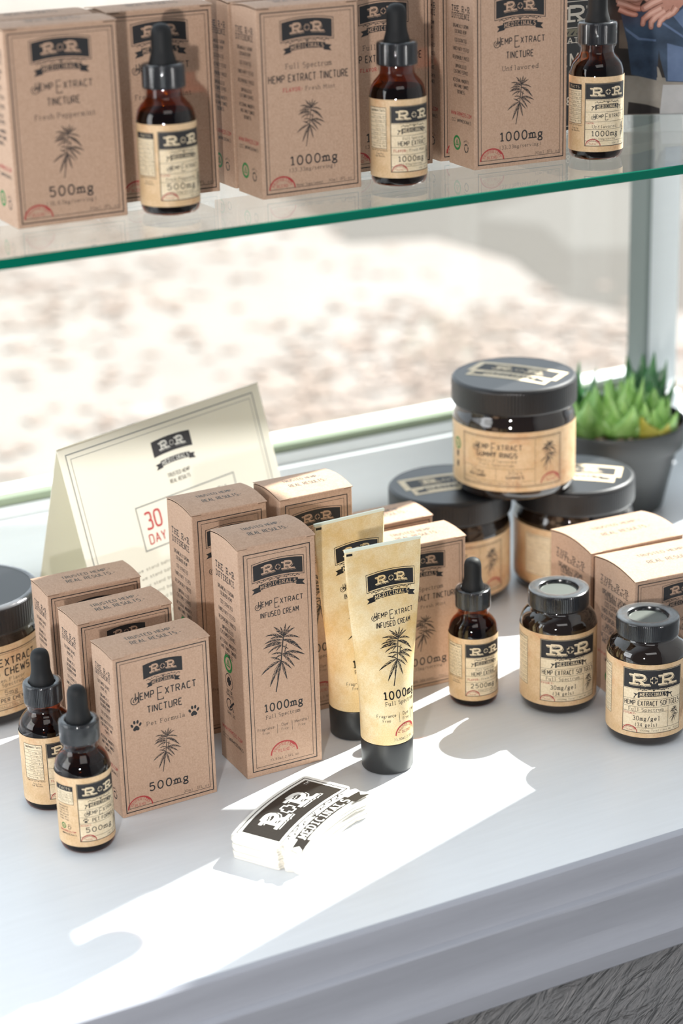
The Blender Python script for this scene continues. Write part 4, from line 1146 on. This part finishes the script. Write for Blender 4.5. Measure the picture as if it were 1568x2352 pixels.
# ------------------------------------------------------------------ cream tubes
def tube_art():
    a = Art(seg=1.1)
    P = TUBEP; I = TUBEINK
    logo(a, 4.2, 121.2, 31.5, 9.6, P, ink=I, ribw=1.0)
    hemp_extract(a, -10.4, 18.6, 103.6, m=I)
    a.text('INFUSED CREAM', 4.2, 97.2, 3.2, 'sans', width=24, m=I)
    plant(a, -8.5, 59.5, 18.2, 95.4, I, P)
    a.text('1000mg', 4.6, 51.2, 5.0, 'type', width=25, bold=1.6, m=I); a.text('Full Spectrum', 4.6, 47.2, 2.5, 'type', width=22, m=I)
    a.text('Fragrance', -6.6, 39.6, 2.0, 'light', width=12, m=I, bold=1.3); a.text('Free', -6.6, 36.4, 2.0, 'light', width=4.8, m=I)
    a.line([(1.8, 35.4), (1.8, 42)], .22, I); a.line([(11.4, 35.4), (11.4, 42)], .22, I)
    a.text('Dye', 6.7, 39.6, 2.0, 'light', width=4.4, m=I, bold=1.3); a.text('Free', 6.7, 36.4, 2.0, 'light', width=4.8, m=I)
    a.text('Menthol', 17.8, 39.6, 2.0, 'light', width=9.6, m=I, bold=1.3); a.text('Free', 17.8, 36.4, 2.0, 'light', width=4.8, m=I)
    stamp(a, 6.6, 27.0, 8.0); a.text('73.93ml 2.5FL oz', 6.2, 23.6, 1.5, 'type', width=18, m=I)
    a.rect(-24.8, 146.0, -20.8, 147.6, I)
    return a
TB = {}
def tube_pt(phi, z, o=0.0):
    """point of the tube wall: round at the cap, flat at the seal; phi 0 faces -y"""
    s = min(1, max(0, (z-.022)/(.142-.022)))
    s = s*s*(3-2*s)*.55+s*.45
    if z > .142: s = 1
    r = .0166
    ax = r+(.0259-r)*s; by = r*(1-s)+.0007*s
    t = s
    x = ax*((1-t)*sin(phi)+t*(2/pi)*phi)
    y = -(by+o)*cos(phi) if t < 1 else -(by+o)*max(-1, min(1, cos(phi)*4))
    if t > .6: y = -(by+o)*math.copysign(abs(cos(phi))**(1-.8*(t-.6)/.4), cos(phi))
    return (x+o*sin(phi)*(1-t), y, z)
def tube(label, x, y, deg, lean=0):
    if not TB:
        mb = MB(); n = 96
        zs_ = [.0208, .0212, .022, .024]+[.024+(.142-.024)*i/40 for i in range(1, 41)]+[.1435, .1465, .1502]
        vs_ = []
        for j, z in enumerate(zs_):
            for i in range(n):
                phi = -pi+2*pi*i/n
                q = phi
                if abs(phi) > pi/2:
                    q = math.copysign(pi-abs(phi), phi)
                    p = tube_pt(q, z); p = (p[0], -p[1], p[2])
                else: p = tube_pt(q, z)
                if j == 0: p = (p[0]*.965, p[1]*.965, p[2])
                vs_.append(p)
        fs = [(j*n+i, j*n+(i+1) % n, (j+1)*n+(i+1) % n, (j+1)*n+i) for j in range(len(zs_)-1) for i in range(n)]
        mb.add(vs_, fs, TUBEP, True)
        mb.add(vs_[-n:], [tuple(range(n))], SEAL); mb.add(vs_[:n], [tuple(reversed(range(n)))], TUBEP)
        mb.box((-.0259, -.00085, .1488), (.0259, .00085, .1504), SEAL)
        tube_art().bake(mb, lambda u, v, o: tube_pt(u/.0165, v, o), lift=.07, step=.06)
        TB['tube_body'] = mb.mesh('tube_body')
        cap = [(.0150, .0002), (.0158, .0004), (.0163, .0012), (.0167, .0200), (.0165, .0206), (.0158, .0208)]
        mb = MB(); mb.lathe(cap, CAPM, 80); TB['cap'] = merge_smooth(mb.mesh('tube_cap'), 50)
    t = thing('cream_tube', label, 'tube', (x, y, .0002), R(deg), 'golden cream tubes')
    link('tube_body', TB['tube_body'], t); link('cap', TB['cap'], t)
tube('golden Infused Cream tube on black cap, the front one in sunlight', .5585, 1.0235, -3)
tube('golden Infused Cream tube on black cap, half hidden behind the front tube', .5635, 1.0760, 3)

# ------------------------------------------------------------------ stack of die-cut cards
def cards():
    sag = 4.6
    f = lambda u, v: (u, v+sag*(1-(u/41.0)**2))
    out = [(41.0, 18.5), (40.9, 20), (39.6, 21.2)]+[(39.6-79.2*i/16, 21.2) for i in range(1, 17)]+[(-40.9, 20), (-41, 18.5), (-41.2, -9), (-40.6, -10.6), (-38.4, -11.4), (-37.2, -12.6),
           (-37.6, -13.6), (-39.8, -14.2), (-40.6, -15.6), (-38.8, -19.5), (-40.2, -23.5), (-39.2, -24.8), (-36.5, -25.4), (-31, -24.6), (-30, -24.2)]
    out += [(-30+60*i/12, -24.0) for i in range(1, 13)]+[(31, -24.6), (36.5, -25.4), (39.2, -24.8), (40.2, -23.5), (38.8, -19.5), (40.6, -15.6), (39.8, -14.2), (37.6, -13.6), (37.2, -12.6), (38.4, -11.4), (40.6, -10.6), (41.2, -9)]
    pts = [tuple(q/1000 for q in f(*p)) for p in out][::-1]
    T = .00138
    def mk(art):
        mb = MB(); mb.prism(pts, 0, T, CARDW, CARDEDGE)
        if art: art.bake(mb, lambda u, v, o: (u, v, T+o), lift=.02)
        return mb.mesh('die_cut_card')
    a = Art(seg=3)
    S = sag/76.0
    logo(a, 0, -8.2, 72.0, 26.0, CARDW, ink=CARDINK, sag=sag*.77/72, ribbon=-.6, ribw=1.0)
    a.text('TM', 33, 14.2, 2.0, 'sans', width=4.0, m=CARDW, layer=2)
    top, plain = mk(a), mk(None)
    rnd = random.Random(11); n = 10
    nth = ['bottom', 'second from the bottom', 'third from the bottom', 'fourth from the bottom', 'fifth from the bottom', 'fifth from the top', 'fourth from the top', 'third from the top', 'second from the top']
    for i in range(n):
        lab = 'printed black and white die-cut card on top of the card stack' if i == n-1 else 'white die-cut card edge, ' + nth[i] + ' of the card stack'
        thing('die_cut_card', lab, 'card', (.4694+rnd.uniform(-.0006, .0006), .9700+rnd.uniform(-.0006, .0006), .0002+i*(T+.00018)), R(31+rnd.uniform(-1.0, 1.0)), 'stacked die-cut cards', top if i == n-1 else plain)
cards()

# ------------------------------------------------------------------ white tent sign
def tent():
    A = Vector((.4292, 1.2367)); th = R(20.37); L, hgt, s = .1929, .1739, .0495
    t = thing('tent_sign', 'white folded tent card sign with 30 day notice behind the kraft boxes', 'sign', (A.x, A.y, .0002), th)
    mt = NT('sign_paper')
    df = mt.n('ShaderNodeBsdfDiffuse'); df.inputs[0].default_value = (0.83, 0.84, 0.79, 1)
    tl = mt.n('ShaderNodeBsdfTranslucent'); tl.inputs[0].default_value = (0.85, 0.80, 0.66, 1)
    mxs = mt.n('ShaderNodeMixShader'); mxs.inputs[0].default_value = .48
    mt.l(df.outputs[0], mxs.inputs[1]); mt.l(tl.outputs[0], mxs.inputs[2]); paper = mt.done(mxs.outputs[0])
    SL = math.hypot(s, hgt)
    def pan(sgn, art):
        mb = MB(); th_ = .0006
        n1 = Vector((0, -sgn*hgt, s)).normalized()
        def P(u, v, o): # v measured from the ridge downward
            q = Vector((u, -sgn*s*v/SL, hgt*(1-v/SL)))+n1*o
            return tuple(q)
        mb.add([P(0, 0, 0), P(L, 0, 0), P(L, SL, 0), P(0, SL, 0), P(0, 0, -th_), P(L, 0, -th_), P(L, SL, -th_), P(0, SL, -th_)],
               [(0, 1, 2, 3), (7, 6, 5, 4), (0, 4, 5, 1), (1, 5, 6, 2), (2, 6, 7, 3), (3, 7, 4, 0)], paper)
        if art: art.bake(mb, lambda u, v, o: P(u, SL-v, o), lift=.05)
        return mb.mesh('sign_panel')
    a = Art(seg=6); W, Hh = L*1000, SL*1000
    GI = simple('sign_grey_ink', (0.20, 0.21, 0.20, 1), .6)
    a.frame(6, 5, W-8, Hh-6, .8, GI); a.frame(9.5, 8.5, W-11.5, Hh-9.5, .35, GI)
    logo(a, 99, 153.2, 37, 11, paper, outline=False, sag=.03, vines=False, ribw=.95)
    a.text('TRUSTED HEMP', 99, 137, 2.6, 'sans', width=21, m=INKG); a.text('REAL RESULTS', 99, 132.5, 2.6, 'sans', width=19, m=INKG)
    a.frame(53, 93.7, 148.6, 124.5, .9, GI)
    a.text('30', 66, 107.6, 11.4, 'sans', width=14, m=RED, bold=.85); a.text('DAY', 66, 97.2, 6.4, 'sans', width=15, m=RED, bold=.9)
    a.text('MONEY BACK', 113, 111, 7, 'sans', width=52, m=INKG); a.text('GUARANTEE', 113, 98, 7, 'sans', width=48, m=INKG)
    for i in range(7): a.text('we stand behind every order you make here with us', 100, 81-i*5.6, 2.2, 'light', width=118-4*(i % 3), m=INKG)
    # a clear plastic corner highlight on the paper is left to the light
    link('front_panel', pan(1, a), t); link('rear_panel', pan(-1, None), t)
tent()

# ------------------------------------------------------------------ potted succulents
def succulent():
    t = thing('potted_succulent', 'dark grey plastic pot of green spiky succulents by the window frame', 'plant', (.956, 1.345, .0002))
    prof = [(.030, .0), (.0425, .0005), (.0435, .003), (.054, .052), (.0545, .0535), (.0590, .0545), (.0600, .0565), (.0618, .0735), (.0612, .0750), (.0592, .0750), (.0580, .0725), (.0560, .060), (.0555, .058)]
    mb = MB(); mb.lathe(prof, POT, 80); link('pot', merge_smooth(mb.mesh('plant_pot'), 40), t)
    m = NT('soil')
    soil = m.done(m.bsdf(m.ramp(m.noise(220, 3, .6), [(.4, (.045, .022, .014, 1)), (.6, (.20, .12, .085, 1))]), .9))
    mb = MB(); n = 40
    vs_ = [(0, 0, .066)]; fs = []
    for j in range(1, 9):
        for i in range(n):
            a = 2*pi*i/n; r = .0572*j/8
            vs_.append((r*cos(a), r*sin(a), .0655+.002*noise.noise((r*90*cos(a), r*90*sin(a), 1))))
    for i in range(n): fs.append((0, 1+i, 1+(i+1) % n))
    for j in range(7):
        for i in range(n): fs.append((1+j*n+i, 1+(j+1)*n+i, 1+(j+1)*n+(i+1) % n, 1+j*n+(i+1) % n))
    mb.add(vs_, fs, soil, True); link('soil', mb.mesh('soil'), t)
    rnd = random.Random(4)
    peb = [simple('pebble_pale', (.55, .42, .34, 1), .7), simple('pebble_brown', (.30, .17, .12, 1), .7)]
    mb = MB()
    for i in range(150):
        a = rnd.uniform(0, 6.28); r = .056*math.sqrt(rnd.random()); x, y = r*cos(a), r*sin(a); s = rnd.uniform(.0022, .0042)
        vs2 = []; fs2 = []
        for j in range(5):
            for k in range(7):
                ph = pi*j/4; q = 2*pi*k/7
                d = s*(1+.25*noise.noise((i, j, k)))
                vs2.append((x+d*sin(ph)*cos(q), y+d*sin(ph)*sin(q), .0675+d*.7*cos(ph)))
        for j in range(4):
            for k in range(7): fs2.append((j*7+k, (j+1)*7+k, (j+1)*7+(k+1) % 7, j*7+(k+1) % 7))
        mb.add(vs2, fs2, peb[i % 3 > 1], True)
    o = link('pebbles', mb.mesh('pebbles'), t); o['kind'] = 'stuff'
    def leafmat(name, c0, c1):
        k = NT(name)
        tcn = k.n('ShaderNodeTexCoord'); sp = k.n('ShaderNodeSeparateXYZ'); k.l(tcn.outputs['Object'], sp.inputs[0])
        f = k.noise(60, 3, .5)
        return k.done(k.bsdf(k.ramp(f, [(.35, c0), (.65, c1)]), .32, spec=.5, **{'Subsurface Weight': .15, 'Subsurface Radius': (.01, .02, .004)}))
    lm = leafmat('bright_green_leaf', (.17, .38, .07, 1), (.36, .60, .20, 1)); dm = leafmat('deep_green_leaf', (.035, .14, .05, 1), (.07, .22, .07, 1))
    ym = leafmat('yellow_tip_leaf', (.42, .40, .05, 1), (.50, .46, .10, 1))
    def rosette(n, L, W, mat, spread, seed):
        rn = random.Random(seed); mb = MB()
        for i in range(n):
            f = i/(n-1)
            az = i*2.39996+rn.uniform(-.2, .2)
            tilt = (.14+spread*f)+rn.uniform(-.08, .08)
            l = L*(.72+.35*rn.random())*(1-.25*f); wv = W*(.85+.3*rn.random())
            segs = 9; ring = 8; vs2 = []
            for j in range(segs+1):
                s_ = j/segs
                bend = tilt*(1-.45*s_)
                rr = l*s_*sin(bend)+.004; zz = l*s_*cos(bend)
                wd = wv*(0.62+.5*sin(pi*min(1, s_*1.15+.12)))*(1-s_**2.4)*.62+.0003
                for k in range(ring):
                    q = 2*pi*k/ring
                    lx = wd*cos(q); lt = wd*.42*sin(q)
                    # leaf frame: side vector, thickness vector
                    sx, sy = -sin(az), cos(az)
                    tx, ty, tz = cos(bend)*cos(az), cos(bend)*sin(az), -sin(bend)
                    lt2 = lt+(.25*wd*(cos(q)**2))
                    lt2 = lt-(.35*wd*(cos(q)**2))
                    vs2.append((rr*cos(az)+sx*lx+tx*lt2, rr*sin(az)+sy*lx+ty*lt2, zz+tz*lt2))
            fs2 = [(j*ring+k, j*ring+(k+1) % ring, (j+1)*ring+(k+1) % ring, (j+1)*ring+k) for j in range(segs) for k in range(ring)]
            fs2.append(tuple(segs*ring+k for k in range(ring)))
            mb.add(vs2, fs2, ym if (mat is lm and i in (n-1, n-4)) else mat, True)
        return mb.mesh('rosette')
    link('rosette', rosette(20, .056, .0235, lm, 1.15, 1), t, (-.004, -.018, .064))
    link('rosette', rosette(16, .046, .0215, lm, 1.2, 2), t, (.017, -.033, .062))
    link('rosette', rosette(15, .046, .0215, lm, 1.2, 5), t, (-.030, -.006, .064))
    o = link('rosette', rosette(13, .064, .0220, dm, 0.95, 3), t, (.036, .006, .064)); o['label'] = 'darker green spiky rosette'
    o = link('rosette', rosette(11, .060, .0200, dm, 1.0, 7), t, (-.022, .028, .064)); o['label'] = 'darker green spiky rosette'
succulent()

# ------------------------------------------------------------------ printed poster with a person on it
def poster():
    W, Hh = .108, .118
    ang = R(-30.1)
    o0 = Vector((.8212, 1.1501))-Vector((cos(ang), sin(ang)))*.038
    t = thing('photo_poster', 'glossy poster of a person in jeans with clasped hands, at the shelf right end', 'poster', (o0.x, o0.y, SZ+.0002), ang)
    mb = MB(); mb.box((0, 0, 0), (W, .003, Hh), simple('poster_board', (.06, .055, .05, 1), .5)); link('board', mb.mesh('poster_board'), t)
    def pm(name, c0, c1, sc=60, rough=.28):
        k = NT(name); return k.done(k.bsdf(k.ramp(k.noise(sc, 4, .6), [(.35, c0), (.65, c1)]), rough, spec=.4))
    dark = pm('print_dark', (.014, .012, .012, 1), (.035, .030, .028, 1), 40)
    brown = pm('print_brown', (.085, .065, .052, 1), (.16, .125, .10, 1), 50)
    grey = pm('print_grey_floor', (.20, .185, .16, 1), (.30, .28, .25, 1), 40)
    pale = pm('print_floor_with_sheen', (.36, .37, .38, 1), (.46, .47, .48, 1), 40)
    jean = pm('print_denim', (.018, .032, .060, 1), (.050, .085, .145, 1), 45)
    jean2 = pm('print_denim_light', (.075, .12, .22, 1), (.13, .19, .32, 1), 45)
    skin = pm('print_skin', (.40, .19, .14, 1), (.52, .28, .22, 1), 45)
    skin2 = simple('print_skin_light', (.62, .37, .30, 1), .3)
    skin3 = simple('print_skin_shadow', (.17, .065, .045, 1), .3)
    a = Art(seg=4)
    S = 5.85*3.40
    P = lambda X, Y: (38+(X/5.85+1300-1430)/3.40, (265-Y/5.85)/3.40/.965)
    pl = lambda pts, m, ly: a.poly([P(*p) for p in pts], m, ly)
    a.rect(.5, .5, W*1000-.5, Hh*1000-.5, dark, 1)
    # floor band, and a right side paled by gloss sheen put into the colour
    pl([(-140, 1545), (1900, 1545), (1900, 1130), (700, 1030), (-140, 1030)], grey, 2)
    pl([(820, 1540), (1260, 1540), (1250, 1470), (1080, 1420), (830, 1380)], dark, 3)
    pl([(1255, 1545), (1900, 1545), (1900, 1180), (1290, 1170)], pale, 3)
    pl([(690, 330), (830, 330), (830, 700), (690, 690)], brown, 2)
    # jeans
    pl([(700, 230), (1000, 200), (1200, 260), (1230, 600), (1200, 1110), (860, 1030), (800, 620)], jean, 4)
    pl([(1150, 250), (1560, 120), (1900, 60), (1900, 1160), (1330, 1130), (1240, 830)], jean, 4)
    pl([(1200, 930), (1225, 950), (1290, 1120), (1215, 1110)], grey, 5)
    pl([(1330, 640), (1560, 700), (1900, 760), (1900, 1150), (1350, 1120)], jean2, 5)
    pl([(1400, 300), (1560, 180), (1900, 100), (1900, 420), (1560, 480)], jean2, 5)
    pl([(760, 420), (960, 560), (1180, 590), (1180, 615), (940, 590), (780, 470)], jean2, 5)
    pl([(1240, 350), (1560, 560), (1560, 590), (1250, 390)], jean2, 5)
    # hands: palms, then five tapered fingers each
    def finger(pts, w0, w1, ly=7, mm=skin):
        n = len(pts); L, Rr = [], []
        for i, p in enumerate(pts):
            q0, q1 = pts[max(0, i-1)], pts[min(n-1, i+1)]
            dx, dy = q1[0]-q0[0], q1[1]-q0[1]; l = math.hypot(dx, dy) or 1
            w_ = (w0+(w1-w0)*i/(n-1))/2
            L.append((p[0]-dy/l*w_, p[1]+dx/l*w_)); Rr.append((p[0]+dy/l*w_, p[1]-dx/l*w_))
        e = pts[-1]; dx, dy = pts[-1][0]-pts[-2][0], pts[-1][1]-pts[-2][1]; l = math.hypot(dx, dy)
        tip = [(e[0]+(dx*cos(b)-dy*sin(b))/l*w1/2, e[1]+(dx*sin(b)+dy*cos(b))/l*w1/2) for b in (-.9, -.3, .3, .9)]
        for grow, m_, l_ in ((1.22, skin3, ly), (1.0, mm, ly+1), (.45, skin2, ly+2)):
            c = [((x+X)/2, (y+Y)/2) for (x, y), (X, Y) in zip(L, Rr)]
            lf = [(cx+(x-cx)*grow, cy+(y-cy)*grow) for (x, y), (cx, cy) in zip(L, c)]; rg = [(cx+(x-cx)*grow, cy+(y-cy)*grow) for (x, y), (cx, cy) in zip(Rr, c)]
            for i in range(n-1): pl([rg[i], rg[i+1], lf[i+1], lf[i]], m_, l_)
            if grow >= 1: pl([rg[-1]]+[(e[0]+(x-e[0])*grow, e[1]+(y-e[1])*grow) for x, y in tip]+[lf[-1]], m_, l_)
    pl([(620, -60), (1000, -60), (1010, 60), (930, 200), (760, 170), (640, 110)], skin, 6)
    for pts, w0, w1 in (([(640, 20), (780, 60), (900, 80), (990, 60)], 80, 60), ([(660, 110), (790, 150), (900, 190), (960, 195)], 84, 62), ([(680, 190), (790, 240), (870, 265), (905, 270)], 74, 54), ([(640, -30), (800, -20), (940, -10)], 84, 66), ([(900, -40), (1000, 20), (1050, 80)], 80, 60)):
        finger(pts, w0, w1, 7)
    pl([(1080, -60), (1900, -60), (1900, 20), (1560, 130), (1440, 240), (1240, 260), (1060, 190)], skin, 8)
    for pts, w0, w1 in (([(1240, 80), (1120, 130), (1010, 190)], 96, 84), ([(1240, 190), (1100, 260), (1010, 330), (1000, 390)], 90, 60), ([(1290, 230), (1170, 300), (1110, 370), (1110, 430)], 88, 58), ([(1370, 250), (1280, 310), (1230, 360), (1215, 410)], 80, 54), ([(1440, 190), (1400, 250), (1320, 300)], 90, 66)):
        finger(pts, w0, w1, 9)
    mp_ = MB(); a.bake(mp_, lambda u, v, o: (min(max(u, .0003), W-.0003) if True else u, -o, min(max(v, .0003), Hh-.0003)), lift=.03, step=.02)
    link('print', mp_.mesh('poster_print'), t)
poster()
